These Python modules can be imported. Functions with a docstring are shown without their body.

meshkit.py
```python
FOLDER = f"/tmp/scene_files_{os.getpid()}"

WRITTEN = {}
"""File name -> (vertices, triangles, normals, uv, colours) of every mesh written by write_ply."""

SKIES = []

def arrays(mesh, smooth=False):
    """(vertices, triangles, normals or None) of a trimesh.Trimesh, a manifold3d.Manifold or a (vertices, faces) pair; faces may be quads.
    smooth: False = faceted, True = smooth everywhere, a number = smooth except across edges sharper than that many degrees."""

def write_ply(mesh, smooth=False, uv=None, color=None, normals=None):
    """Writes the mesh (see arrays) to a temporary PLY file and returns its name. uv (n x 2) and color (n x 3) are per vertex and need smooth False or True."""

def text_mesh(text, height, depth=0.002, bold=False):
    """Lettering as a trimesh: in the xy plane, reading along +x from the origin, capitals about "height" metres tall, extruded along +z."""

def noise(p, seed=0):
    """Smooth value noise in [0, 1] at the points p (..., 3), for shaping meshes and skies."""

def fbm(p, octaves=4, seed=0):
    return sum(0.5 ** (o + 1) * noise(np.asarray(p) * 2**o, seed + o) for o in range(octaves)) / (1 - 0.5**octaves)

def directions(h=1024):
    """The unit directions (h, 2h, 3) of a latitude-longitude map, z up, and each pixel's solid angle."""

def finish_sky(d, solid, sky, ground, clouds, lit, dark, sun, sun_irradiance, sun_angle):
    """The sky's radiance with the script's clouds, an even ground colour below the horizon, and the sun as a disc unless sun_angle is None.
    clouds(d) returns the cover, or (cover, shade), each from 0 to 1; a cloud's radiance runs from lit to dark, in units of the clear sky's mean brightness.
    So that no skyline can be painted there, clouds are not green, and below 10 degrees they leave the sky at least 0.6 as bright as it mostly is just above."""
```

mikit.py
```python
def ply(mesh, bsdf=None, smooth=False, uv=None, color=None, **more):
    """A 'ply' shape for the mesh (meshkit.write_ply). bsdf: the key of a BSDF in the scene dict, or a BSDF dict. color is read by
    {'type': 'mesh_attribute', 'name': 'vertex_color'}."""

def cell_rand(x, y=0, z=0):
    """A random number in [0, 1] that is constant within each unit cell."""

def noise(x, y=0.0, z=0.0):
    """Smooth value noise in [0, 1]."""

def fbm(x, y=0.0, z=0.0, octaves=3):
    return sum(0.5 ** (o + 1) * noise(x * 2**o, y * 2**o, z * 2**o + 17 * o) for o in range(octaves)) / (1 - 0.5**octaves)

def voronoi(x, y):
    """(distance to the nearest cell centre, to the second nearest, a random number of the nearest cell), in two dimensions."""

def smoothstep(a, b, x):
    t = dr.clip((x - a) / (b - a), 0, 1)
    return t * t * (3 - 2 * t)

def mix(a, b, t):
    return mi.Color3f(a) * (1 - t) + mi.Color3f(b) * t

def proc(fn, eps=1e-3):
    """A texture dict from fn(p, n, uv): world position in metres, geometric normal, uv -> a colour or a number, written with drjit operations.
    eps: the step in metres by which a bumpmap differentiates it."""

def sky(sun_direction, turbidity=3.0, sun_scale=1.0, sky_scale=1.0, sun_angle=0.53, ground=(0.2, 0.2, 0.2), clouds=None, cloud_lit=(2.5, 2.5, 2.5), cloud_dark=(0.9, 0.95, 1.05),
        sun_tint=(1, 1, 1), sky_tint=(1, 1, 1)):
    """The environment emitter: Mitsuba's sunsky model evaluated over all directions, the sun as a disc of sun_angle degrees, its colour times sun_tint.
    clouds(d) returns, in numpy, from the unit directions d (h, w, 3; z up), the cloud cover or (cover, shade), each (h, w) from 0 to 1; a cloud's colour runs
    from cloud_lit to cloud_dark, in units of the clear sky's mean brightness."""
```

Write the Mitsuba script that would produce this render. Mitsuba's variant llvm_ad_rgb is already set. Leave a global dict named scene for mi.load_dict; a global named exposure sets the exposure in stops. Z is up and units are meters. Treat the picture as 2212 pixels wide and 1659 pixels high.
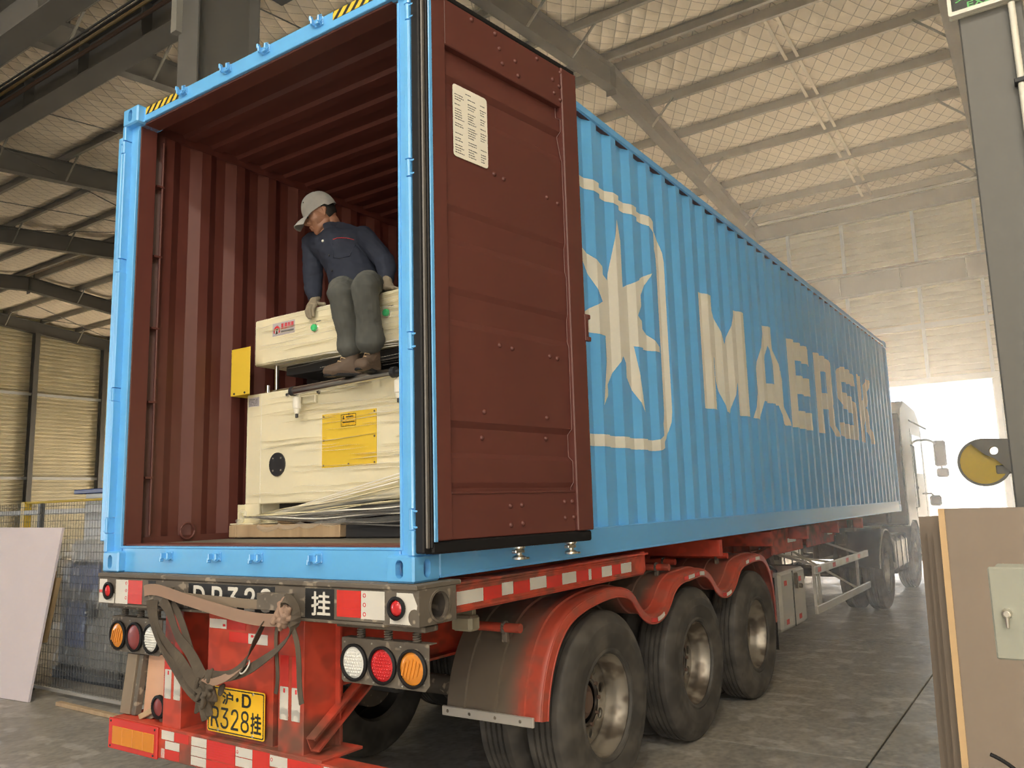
import math, random
import numpy as np, trimesh, manifold3d as m3, shapely
from shapely import geometry as sg, affinity as sa, ops as so
import drjit as dr
import mitsuba as mi
import mikit, meshkit
from mikit import noise, fbm, smoothstep, mix, proc

SUN_SCALE, SKY_SCALE, EXPOSURE, NEAR_SILL, NEAR_X, HAZE, ADDED_LAMP = 3.0, 1.2, 4.2, 8.2, -9.0, 0.072, 14.5

T = mi.ScalarTransform4f
scene, labels = {}, {}

# ------------------------------------------------------------------ camera, sky, exposure
W, H, FOC, CX = 2212, 1659, 1732.6, 1144.15
CAM = np.array([4.7889, -2.6282, 1.7097])
FWD = np.array([-0.543892, 0.82621, 0.146829])
UP = np.array([0.106293, -0.105732, 0.988697])
exposure = EXPOSURE
scene['camera'] = {'type': 'perspective', 'fov': math.degrees(2 * math.atan(W / 2 / FOC)), 'fov_axis': 'x', 'near_clip': 0.05, 'far_clip': 500.0,
                   'principal_point_offset_x': 0.5 - CX / W,
                   'to_world': T().look_at(origin=CAM.tolist(), target=(CAM + FWD).tolist(), up=UP.tolist())}


def cloud_cover(d):
    c = meshkit.fbm(np.stack([d[..., 0] * 2.2, d[..., 1] * 2.2, d[..., 2] * 3.0], -1) + 7.0, 4, 3)
    return np.clip((c - 0.30) * 3.2, 0, 1) * 0.95, np.clip((c - 0.5) * 2, 0, 0.6)


scene['sky'] = mikit.sky((0.30, 0.75, 0.62), turbidity=4.0, sun_scale=SUN_SCALE, sky_scale=SKY_SCALE, ground=(0.30, 0.29, 0.27),
                         clouds=cloud_cover, cloud_lit=(2.6, 2.6, 2.55), cloud_dark=(1.7, 1.72, 1.72))

# ------------------------------------------------------------------ helpers
GLYPH = {"安":[[[[0,49],[0,57],[2,59],[29,59],[37,75],[37,77],[14,76],[14,63],[3,63],[3,87],[4,88],[39,88],[37,97],[44,100],[48,99],[54,88],[90,88],[91,87],[90,63],[80,63],[79,76],[41,76],[49,74],[44,59],[94,58],[93,48],[73,48],[67,34],[61,26],[86,14],[90,11],[92,8],[83,0],[73,7],[51,17],[27,4],[7,0],[2,7],[3,10],[25,16],[37,23],[13,32],[14,36],[22,46],[21,48]],[[30,39],[49,30],[56,39],[60,47],[36,48]]]],"全":[[[[0,56],[1,58],[14,65],[29,75],[43,90],[50,100],[60,96],[59,91],[72,79],[91,65],[104,58],[104,55],[98,48],[87,53],[86,49],[59,48],[59,36],[86,35],[87,26],[59,25],[58,11],[99,11],[99,0],[6,0],[6,11],[46,11],[46,25],[19,25],[19,34],[46,35],[46,48],[19,49],[18,54],[10,49],[6,49]],[[38,68],[28,59],[78,60],[68,67],[52,83]]]],"出":[[[[0,46],[12,47],[12,18],[37,17],[37,50],[5,51],[5,90],[17,90],[17,62],[37,62],[37,99],[48,100],[50,98],[50,62],[70,62],[70,90],[81,90],[83,89],[83,52],[82,50],[50,50],[50,18],[75,18],[75,47],[86,47],[86,0],[75,0],[74,6],[1,6]]]],"口":[[[[0,100],[95,100],[94,1],[82,1],[82,9],[80,11],[15,11],[14,2],[12,0],[2,0],[0,2]],[[14,25],[82,24],[82,88],[14,88]]]],"沪":[[[[22,7],[31,21],[34,34],[35,81],[60,82],[52,93],[52,97],[59,100],[71,88],[73,82],[92,81],[92,38],[82,37],[80,44],[47,44],[43,21],[37,7],[32,0],[29,0]],[[47,55],[81,54],[81,70],[47,71]]],[[[5,91],[9,98],[14,98],[32,87],[32,84],[27,78],[24,78]]],[[[3,7],[3,10],[20,43],[23,44],[29,39],[29,35],[14,3],[9,3]]],[[[0,62],[3,70],[7,71],[26,60],[27,58],[22,51],[20,50]]]],"挂":[[[[0,40],[1,44],[14,47],[14,67],[2,68],[1,77],[14,79],[14,98],[16,100],[25,99],[25,78],[37,78],[37,77],[37,68],[25,67],[26,50],[35,53],[36,63],[60,63],[60,75],[39,75],[39,85],[60,85],[61,99],[71,99],[72,85],[93,84],[93,75],[72,75],[72,63],[98,62],[98,52],[71,52],[73,39],[95,38],[95,29],[72,28],[72,14],[98,14],[99,3],[31,3],[30,14],[60,15],[60,28],[37,29],[37,39],[60,39],[61,52],[38,52],[38,43],[25,39],[24,4],[17,0],[4,0],[2,10],[14,11],[14,35],[3,33]]]]}

NUM = {}


def num(key):
    n = NUM.get(key, -1) + 1
    NUM[key] = n
    return key if n == 0 else f'{key}_{n:03d}'


def tag(key, label=None, cat=None, group=None, kind=None):
    d = labels.setdefault(key, {})
    for k, v in (('label', label), ('category', cat), ('group', group), ('kind', kind)):
        if v:
            d[k] = v


def thing(name, label, cat, group=None):
    k = num(name)
    tag(k, label, cat, group)
    return k


def put(parent, name, mesh, mat, label=None, smooth=False, kind=None, **kw):
    """one mesh as a part of parent"""
    k = num(f'{parent}__{name}' if parent else name)
    scene[k] = mikit.ply(mesh, mat, smooth=smooth, **kw)
    if label or kind:
        tag(k, label, kind=kind)
    return k


def again(parent, name, shape, to_world=None):
    k = num(f'{parent}__{name}')
    scene[k] = dict(shape) if to_world is None else {**shape, 'to_world': to_world}
    return k


def cat(*ms):
    out = []
    for m in ms:
        out += list(m) if isinstance(m, (list, tuple)) else [m]
    return trimesh.util.concatenate(out)


_cb = {}


def box(x0, x1, y0, y1, z0, z1, c=0.0):
    """box, optionally with chamfered edges"""
    lo, hi = np.array([min(x0, x1), min(y0, y1), min(z0, z1)], float), np.array([max(x0, x1), max(y0, y1), max(z0, z1)], float)
    if c <= 0:
        m = trimesh.creation.box(extents=hi - lo)
        m.apply_translation((lo + hi) / 2)
        return m
    if 'F' not in _cb:
        S = [(a, b, d) for a in (-1, 1) for b in (-1, 1) for d in (-1, 1)]
        P = []
        for s in S:
            for ax in range(3):
                p = [0.8 * q for q in s]
                p[ax] = s[ax]
                P.append(p)
        h = trimesh.convex.convex_hull(np.array(P))
        idx = [int(np.argmin(((np.array(P) - v) ** 2).sum(1))) for v in h.vertices]
        _cb['F'] = np.array(idx)[h.faces]
        _cb['S'] = S
    c = min(c, 0.49 * (hi - lo).min())
    ctr, half = (lo + hi) / 2, (hi - lo) / 2
    V = []
    for s in _cb['S']:
        for ax in range(3):
            V.append([ctr[k] + s[k] * (half[k] if k == ax else half[k] - c) for k in range(3)])
    return trimesh.Trimesh(np.array(V), _cb['F'].copy(), process=False)


def frame(d, up=(0, 0, 1)):
    d = np.asarray(d, float)
    d = d / np.linalg.norm(d)
    u = np.asarray(up, float)
    if abs(d @ u) > 0.98:
        u = np.array([0, 1.0, 0])
    s = np.cross(d, u)
    s /= np.linalg.norm(s)
    return d, s, np.cross(s, d)


def bar(p0, p1, w, h, up=(0, 0, 1), c=0.0):
    """box bar from p0 to p1, w across, h along up"""
    p0, p1 = np.asarray(p0, float), np.asarray(p1, float)
    d, s, u = frame(p1 - p0, up)
    L = np.linalg.norm(p1 - p0)
    m = box(0, L, -w / 2, w / 2, -h / 2, h / 2, c)
    M = np.eye(4)
    M[:3, 0], M[:3, 1], M[:3, 2], M[:3, 3] = d, -s, u, p0
    m.apply_transform(M)
    return m


def ext(poly, p0, p1, up=(0, 0, 1)):
    """extrude the shapely polygon (x = sideways, y = up) from p0 to p1"""
    p0, p1 = np.asarray(p0, float), np.asarray(p1, float)
    d, s, u = frame(p1 - p0, up)
    m = trimesh.creation.extrude_polygon(poly, np.linalg.norm(p1 - p0), engine='earcut')
    M = np.eye(4)
    M[:3, 0], M[:3, 1], M[:3, 2], M[:3, 3] = s, u, d, p0
    m.apply_transform(M)
    if np.linalg.det(M[:3, :3]) < 0:
        m.invert()
    return m


def isec(h, w, tf=0.012, tw=0.008):
    """I section centred on its middle"""
    return so.unary_union([sg.box(-w / 2, -h / 2, w / 2, -h / 2 + tf), sg.box(-w / 2, h / 2 - tf, w / 2, h / 2), sg.box(-tw / 2, -h / 2, tw / 2, h / 2)])


def csec(h, w, t=0.004, lip=0.02):
    return so.unary_union([sg.box(0, 0, t, h), sg.box(0, 0, w, t), sg.box(0, h - t, w, h), sg.box(w - t, 0, w, lip), sg.box(w - t, h - lip, w, h)])


def cyl(p0, p1, r, n=20, r1=None):
    p0, p1 = np.asarray(p0, float), np.asarray(p1, float)
    d, s, u = frame(p1 - p0)
    a = np.arange(n) * 2 * np.pi / n
    ring = np.cos(a)[:, None] * s + np.sin(a)[:, None] * u
    r1 = r if r1 is None else r1
    V = np.vstack([p0 + ring * r, p1 + ring * r1, [p0], [p1]])
    i = np.arange(n)
    j = (i + 1) % n
    F = np.vstack([np.c_[i, j, j + n], np.c_[i, j + n, i + n], np.c_[j, i, i * 0 + 2 * n], np.c_[i + n, j + n, i * 0 + 2 * n + 1]])
    m = trimesh.Trimesh(V, F, process=False)
    return m


def lathe(prof, p0, axis, n=48):
    """closed or open profile [(r, t)] turned about the axis through p0"""
    d, s, u = frame(axis)
    prof = np.asarray(prof, float)
    a = np.arange(n) * 2 * np.pi / n
    ring = np.cos(a)[:, None] * s + np.sin(a)[:, None] * u
    V = np.concatenate([np.asarray(p0, float) + d * t + ring * r for r, t in prof])
    F = []
    i = np.arange(n)
    j = (i + 1) % n
    for k in range(len(prof) - 1):
        F += [np.c_[k * n + i, k * n + j, (k + 1) * n + j], np.c_[k * n + i, (k + 1) * n + j, (k + 1) * n + i]]
    return trimesh.Trimesh(V, np.vstack(F), process=False)


def path_tube(pts, r, n=8, closed=False):
    pts = np.asarray(pts, float)
    rr = np.broadcast_to(np.asarray(r, float), (len(pts),))
    t = np.gradient(pts, axis=0)
    t /= np.linalg.norm(t, axis=1, keepdims=True)
    up = np.array([0.13, 0.21, 0.97])
    V = []
    a = np.arange(n) * 2 * np.pi / n
    for p, d, q in zip(pts, t, rr):
        s = np.cross(d, up)
        s /= np.linalg.norm(s)
        u = np.cross(s, d)
        V.append(p + q * (np.cos(a)[:, None] * s + np.sin(a)[:, None] * u))
    m = len(pts)
    i = np.arange(n)
    j = (i + 1) % n
    F = [np.vstack([np.c_[k * n + i, k * n + j, (k + 1) * n + j], np.c_[k * n + i, (k + 1) * n + j, (k + 1) * n + i]]) for k in range(m - 1)]
    V = np.vstack(V + [pts[:1], pts[-1:]])
    F += [np.c_[j, i, i * 0 + m * n], np.c_[(m - 1) * n + i, (m - 1) * n + j, i * 0 + m * n + 1]]
    return trimesh.Trimesh(V, np.vstack(F), process=False)


def ribbon(pts, side, w, th=0.003):
    """a strap: rectangular section along pts; side = sideways direction (or one per point)"""
    pts = np.asarray(pts, float)
    sd = np.broadcast_to(np.asarray(side, float), pts.shape)
    t = np.gradient(pts, axis=0)
    V = []
    for p, d, s in zip(pts, t, sd):
        d = d / np.linalg.norm(d)
        s = s - d * (s @ d)
        s = s / np.linalg.norm(s)
        nn = np.cross(d, s)
        V += [p - s * w / 2 - nn * th / 2, p + s * w / 2 - nn * th / 2, p + s * w / 2 + nn * th / 2, p - s * w / 2 + nn * th / 2]
    F = []
    for k in range(len(pts) - 1):
        for a in range(4):
            b = (a + 1) % 4
            F += [[k * 4 + a, k * 4 + b, k * 4 + 4 + b], [k * 4 + a, k * 4 + 4 + b, k * 4 + 4 + a]]
    e = (len(pts) - 1) * 4
    F += [[0, 2, 1], [0, 3, 2], [e, e + 1, e + 2], [e, e + 2, e + 3]]
    return trimesh.Trimesh(np.array(V), np.array(F), process=False)


def curve(ctrl, n=24):
    """Catmull-Rom through the control points"""
    from scipy.interpolate import CubicSpline
    c = np.asarray(ctrl, float)
    s = np.r_[0, np.cumsum(np.linalg.norm(np.diff(c, axis=0), axis=1))]
    return CubicSpline(s, c)(np.linspace(0, s[-1], n))


def sheet(grid, thick=0.0):
    """(n, m, 3) points to a mesh"""
    g = np.asarray(grid, float)
    n, m = g.shape[:2]
    idx = np.arange(n * m).reshape(n, m)
    a, b, c, d = idx[:-1, :-1].ravel(), idx[1:, :-1].ravel(), idx[1:, 1:].ravel(), idx[:-1, 1:].ravel()
    return trimesh.Trimesh(g.reshape(-1, 3), np.vstack([np.c_[a, b, c], np.c_[a, c, d]]), process=False)


def flat(poly, origin, ex, ey, depth=0.0015):
    """extruded flat lettering or plate: shapely polygon placed with axes ex, ey, its front on the side of ex x ey"""
    ex, ey = np.asarray(ex, float), np.asarray(ey, float)
    ex, ey = ex / np.linalg.norm(ex), ey / np.linalg.norm(ey)
    gs = [g for g in getattr(poly, 'geoms', [poly]) if g.area > 1e-9]
    m = cat(*[trimesh.creation.extrude_polygon(g, depth, engine='earcut') for g in gs])
    M = np.eye(4)
    M[:3, 0], M[:3, 1], M[:3, 2], M[:3, 3] = ex, ey, np.cross(ex, ey), origin
    m.apply_transform(M)
    return m


def rrect(x0, y0, x1, y1, r):
    return sg.box(x0 + r, y0 + r, x1 - r, y1 - r).buffer(r, quad_segs=6)


def text_poly(s, height, bold=False, squeeze=1.0):
    """flat outline of the text"""
    m = meshkit.text_mesh(s, height, 0.001, bold)
    m.apply_scale([squeeze, 1, 1])
    return m


def text(s, height, origin, ex, ey, depth=0.0012, bold=False, squeeze=1.0, center=False):
    m = meshkit.text_mesh(s, height, depth, bold)
    m.apply_scale([squeeze, 1, 1])
    if center:
        m.apply_translation([-(m.bounds[0][0] + m.bounds[1][0]) / 2, -(m.bounds[0][1] + m.bounds[1][1]) / 2, 0])
    ex, ey = np.asarray(ex, float), np.asarray(ey, float)
    M = np.eye(4)
    M[:3, 0], M[:3, 1], M[:3, 2], M[:3, 3] = ex / np.linalg.norm(ex), ey / np.linalg.norm(ey), np.cross(ex, ey), origin
    m.apply_transform(M)
    return m


def glyph(ch, height, width=None):
    ps = so.unary_union([sg.Polygon(r[0], r[1:]).buffer(0) for r in GLYPH[ch]])
    b = ps.bounds
    w = width if width else height * (b[2] - b[0]) / 100
    return sa.scale(sa.translate(ps, -b[0], 0), w / (b[2] - b[0]), height / 100, origin=(0, 0))


def hull(*balls, n=16):
    """convex hull of spheres (p, r)"""
    ms = [m3.Manifold.sphere(r, n).translate([float(q) for q in p]) for p, r in balls]
    return m3.Manifold.batch_hull(ms)


def tm(man):
    m = man.to_mesh()
    return trimesh.Trimesh(m.vert_properties[:, :3], m.tri_verts, process=False)


# ------------------------------------------------------------------ materials
def pr(color, rough=0.5, metallic=0.0, spec=0.5, two=True, **kw):
    col = proc(color) if callable(color) else {'type': 'rgb', 'value': list(color)}
    rg = proc(rough) if callable(rough) else rough
    b = {'type': 'principled', 'base_color': col, 'roughness': rg, 'metallic': metallic, 'specular': spec, **kw}
    return {'type': 'twosided', 'bsdf': b} if two else b


def f_red(p, n, uv):
    d = fbm(p.x * 2.1, p.y * 2.1, p.z * 3.0, 4)
    e = fbm(p.x * 14, p.y * 14, p.z * 14, 2)
    g = smoothstep(0.48, 0.82, d * 0.75 + e * 0.35)
    return mix(mix((0.43, 0.052, 0.028), (0.36, 0.046, 0.026), smoothstep(.4, .6, e)), (0.10, 0.065, 0.045), g * 0.85)


def f_fender(p, n, uv):
    d = fbm(p.x * 3.0 + 3, p.y * 2.0, p.z * 1.2, 4)
    e = fbm(p.x * 18, p.y * 18, p.z * 18, 2)
    side = smoothstep(2.22, 2.40, p.x + (d - 0.5) * 0.35)
    g = (1 - side) * (0.55 + 0.45 * smoothstep(.35, .6, d)) + side * 0.25 * smoothstep(.4, .7, e)
    return mix((0.34, 0.055, 0.033), (0.120, 0.098, 0.075), dr.clip(g, 0, 1))


def f_grime(p, n, uv):
    d = fbm(p.x * 5, p.y * 5, p.z * 5, 3)
    e = fbm(p.x * 30, p.y * 30, p.z * 30, 2)
    return mix(mix((0.135, 0.115, 0.09), (0.07, 0.058, 0.048), d), (0.26, 0.22, 0.17), smoothstep(.62, .8, e))


def f_floor(p, n, uv):
    a = fbm(p.x * 0.7, p.y * 0.7, 0, 4)
    b = fbm(p.x * 4 + 9, p.y * 3, 0, 4)
    c = fbm(p.x * 34, p.y * 26, 0, 2)
    col = mix((0.185, 0.172, 0.148), (0.32, 0.30, 0.26), a * 0.6 + b * 0.5)
    e = fbm(p.x * 6 + 40, p.y * 8, 5, 4)
    return col * (0.80 + 0.35 * c) * (1 - 0.22 * smoothstep(.60, .80, b)) + 0.08 * smoothstep(.58, .75, e)


def r_floor(p, n, uv):
    return 0.24 + 0.35 * fbm(p.x * 5, p.y * 3, 3, 3)


def quilt_xy(p):
    s = 3.3
    return p.x * s + p.y * s * 0.62, p.x * s - p.y * s * 0.62


def f_quilt(p, n, uv):
    a, b = quilt_xy(p)
    wa = dr.abs(a - dr.floor(a) - 0.5)
    wb = dr.abs(b - dr.floor(b) - 0.5)
    line = dr.maximum(smoothstep(0.452, 0.478, wa), smoothstep(0.452, 0.478, wb))
    d = fbm(p.x * 1.4, p.y * 1.4, p.z, 4)
    e = fbm(p.x * 9, p.y * 9, p.z * 9, 2)
    c = mix((0.74, 0.655, 0.53), (0.84, 0.765, 0.64), d * 0.8 + 0.2 * e)
    return mix(c, (0.36, 0.31, 0.24), line * 0.75)


def h_quilt(p, n, uv):
    a, b = quilt_xy(p)
    wa = dr.abs(a - dr.floor(a) - 0.5)
    wb = dr.abs(b - dr.floor(b) - 0.5)
    return (wa * wa + wb * wb) * 0.11 + 0.006 * fbm(p.x * 7, p.y * 7, p.z * 7, 2)


def f_clad(p, n, uv):
    d = fbm(p.x * 2, p.y * 2, p.z * 0.6, 3)
    return mix((0.62, 0.57, 0.41), (0.50, 0.46, 0.325), d)


def f_brown(p, n, uv):
    d = fbm(p.x * 3, p.y * 3, p.z * 0.8, 3)
    return mix((0.108, 0.033, 0.026), (0.086, 0.027, 0.022), d)


def f_tyre(p, n, uv):
    d = fbm(p.x * 8, p.y * 8, p.z * 8, 3)
    return mix((0.040, 0.037, 0.033), (0.085, 0.077, 0.066), smoothstep(.3, .8, d))


def f_rim(p, n, uv):
    d = fbm(p.x * 9, p.y * 9, p.z * 9, 3)
    return mix((0.36, 0.33, 0.28), (0.15, 0.125, 0.10), smoothstep(.40, .66, d))


def f_wood(p, n, uv):
    g = fbm(p.x * 22, p.y * 22, p.z * 2.5, 3)
    return mix((0.30, 0.205, 0.12), (0.47, 0.35, 0.215), g)


def f_board(p, n, uv):
    d = fbm(p.x * 2, p.y * 2, p.z * 2, 3)
    return mix((0.185, 0.148, 0.115), (0.225, 0.18, 0.142), d)


def f_cloth(p, n, uv):
    d = fbm(p.x * 16, p.y * 16, p.z * 16, 3)
    return mix((0.009, 0.013, 0.027), (0.018, 0.024, 0.042), d)


def f_trouser(p, n, uv):
    d = fbm(p.x * 20, p.y * 20, p.z * 9, 3)
    return mix((0.042, 0.046, 0.043), (0.088, 0.092, 0.084), d)


def f_cap(p, n, uv):
    d = fbm(p.x * 18, p.y * 18, p.z * 18, 3)
    return mix((0.22, 0.22, 0.21), (0.36, 0.355, 0.33), d)


def f_strap(p, n, uv):
    d = fbm(p.x * 12, p.y * 12, p.z * 12, 3)
    return mix((0.040, 0.031, 0.023), (0.10, 0.080, 0.058), d)


M = {
    'blue': pr((0.105, 0.365, 0.70), 0.24, spec=0.85), 'brown': pr(f_brown, 0.45), 'paint_white': pr((0.62, 0.61, 0.55), 0.3, spec=0.7),
    'rubber': pr((0.007, 0.007, 0.008), 0.6, spec=0.3), 'rubber_grey': pr((0.085, 0.078, 0.070), 0.4), 'chrome': pr((0.75, 0.72, 0.66), 0.28, 1.0),
    'red': pr(f_red, 0.5), 'fender': pr(f_fender, 0.45), 'grime': pr(f_grime, 0.7), 'tyre': pr(f_tyre, 0.65), 'rim': pr(f_rim, 0.38, 0.75),
    'tape_red': pr((0.50, 0.028, 0.022), 0.3, spec=0.7), 'tape_white': pr((0.53, 0.51, 0.465), 0.35), 'black': pr((0.012, 0.012, 0.012), 0.5),
    'old_white': pr((0.55, 0.53, 0.48), 0.6), 'cream': pr((0.66, 0.615, 0.445), 0.35, clearcoat=0.3, clearcoat_gloss=0.8),
    'yellow': pr((0.64, 0.45, 0.045), 0.38), 'plate_yellow': pr((0.75, 0.45, 0.02), 0.4), 'steel': pr((0.55, 0.54, 0.52), 0.25, 1.0), 'dark': pr((0.02, 0.021, 0.024), 0.5),
    'green': pr((0.05, 0.45, 0.16), 0.3), 'silver_label': pr((0.42, 0.39, 0.41), 0.4), 'label_red': pr((0.52, 0.03, 0.04), 0.5),
    'wood': pr(f_wood, 0.65), 'board': pr(f_board, 0.55), 'edge_wood': pr((0.48, 0.33, 0.175), 0.55), 'foam': pr((0.60, 0.54, 0.57), 0.7),
    'floor': pr(f_floor, r_floor, spec=0.8), 'clad': pr(f_clad, 0.55), 'steelwork': pr((0.115, 0.115, 0.11), 0.5), 'steelwork_light': pr((0.21, 0.21, 0.19), 0.5), 'column_grey': pr((0.115, 0.115, 0.107), 0.5), 'purlin': pr((0.27, 0.26, 0.235), 0.45, 0.2),
    'rust': pr((0.12, 0.075, 0.055), 0.6), 'conductor': pr((0.40, 0.30, 0.15), 0.4, 0.5),
    'skin': pr((0.29, 0.145, 0.088), 0.5), 'cloth': pr(f_cloth, 0.85), 'trouser': pr(f_trouser, 0.9), 'glove': pr((0.20, 0.17, 0.12), 0.85), 'shoe': pr((0.085, 0.058, 0.040), 0.7),
    'cap': pr(f_cap, 0.9), 'hair': pr((0.012, 0.011, 0.010), 0.6), 'strap': pr(f_strap, 0.85), 'strap_tan': pr((0.25, 0.165, 0.12), 0.8), 'film_sheen': pr((0.78, 0.76, 0.68), 0.15, spec=0.9), 'film_fold_shade': pr((0.64, 0.585, 0.40), 0.3), 'film_grey': pr((0.12, 0.115, 0.11), 0.12, spec=1.0), 'floor_ply': pr((0.115, 0.105, 0.085), 0.5),  # film highlights and fold shadows are painted as opaque colours
    'white_cab': pr((0.70, 0.70, 0.70), 0.35), 'glass_dark': pr((0.02, 0.022, 0.025), 0.08), 'alu': pr((0.62, 0.60, 0.56), 0.35, 0.6),
    'lens_red': pr((0.45, 0.012, 0.015), 0.12, clearcoat=1.0), 'lens_amber': pr((0.56, 0.20, 0.02), 0.12, clearcoat=1.0), 'lens_clear': pr((0.60, 0.60, 0.56), 0.12, clearcoat=1.0), 'lens_dull': pr((0.18, 0.035, 0.035), 0.35),
    'box_grey': pr((0.255, 0.262, 0.218), 0.45), 'lamp_cream': pr((0.27, 0.25, 0.18), 0.5), 'machine_grey': pr((0.15, 0.148, 0.135), 0.45), 'machine_blue': pr((0.03, 0.06, 0.20), 0.4), 'light_grey': pr((0.50, 0.52, 0.52), 0.5), 'sign_black': pr((0.015, 0.02, 0.016), 0.4),
    'sign_green': pr((0.10, 0.42, 0.12), 0.4), 'sign_white': pr((0.68, 0.66, 0.58), 0.4), 'wire': pr((0.10, 0.10, 0.095), 0.5, 0.3), 'grime_wood': pr((0.20, 0.155, 0.11), 0.7), 'ply_pink': pr((0.55, 0.33, 0.22), 0.6), 'concrete_out': pr((0.55, 0.53, 0.49), 0.8),
    'seam': pr((0.62, 0.56, 0.46), 0.5), 'print_grey': pr((0.10, 0.10, 0.10), 0.6), 'orange': pr((0.50, 0.12, 0.03), 0.5), 'white_out': pr((0.7, 0.7, 0.68), 0.7),
}
M['quilt'] = {'type': 'twosided', 'bsdf': {'type': 'bumpmap', 'arbitrary': proc(h_quilt, 4e-3), 'scale': 1.0, 'bsdf': pr(f_quilt, 0.55, two=False)}}
M['clear_film'] = {'type': 'mask', 'opacity': 0.14, 'bsdf': pr((0.55, 0.55, 0.52), 0.10, spec=1.0)}
scene.update(M)

# ------------------------------------------------------------------ the building
YC, YR, YE, ZR, SL = 2.05, 11.1, 20.15, 10.45, 0.1          # column line, ridge, far eave, ridge height of the rafter top, slope
YR2 = YC - (YR - YC)                                       # ridge of the near span
XL = -32.0
BAYS = [-2.05 + 6.0 * k for k in range(-5, 3)]               # rafter lines


def roof_z(y):
    c = YR if y > YC else YR2
    return ZR - SL * abs(y - c)


# floor slabs, with open joints
fl = 'floor'
tag(fl, 'worn grey concrete floor with joints and dark marks', kind='structure')
xs = [-32.3, -26.3, -20.3, -14.3, -9.0, -4.5, -0.6, 3.55, 7.6, 12.0]
ys = [-17.0, -12.0, -6.5, -1.6, 3.1, 7.52, 12.0, 16.2, 20.4]
for i in range(len(xs) - 1):
    for j in range(len(ys) - 1):
        put(fl, 'slab', box(xs[i] + 0.006, xs[i + 1] - 0.006, ys[j] + 0.006, ys[j + 1] - 0.006, -0.15, 0, 0.004), 'floor')
put(fl, 'base', box(-32.3, 12.0, -17, 20.4, -0.3, -0.03), 'dark')
tag(put('', 'ground', cat(box(-70, 60, 20.4, 90, -0.4, -0.02), box(-70, 60, -90, -17.0, -0.4, -0.02), box(-90, -32.3, -90, 90, -0.4, -0.02), box(12.0, 80, -90, 90, -0.4, -0.02)), 'concrete_out'), 'pale concrete yard outside the doorway', kind='structure')

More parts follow.
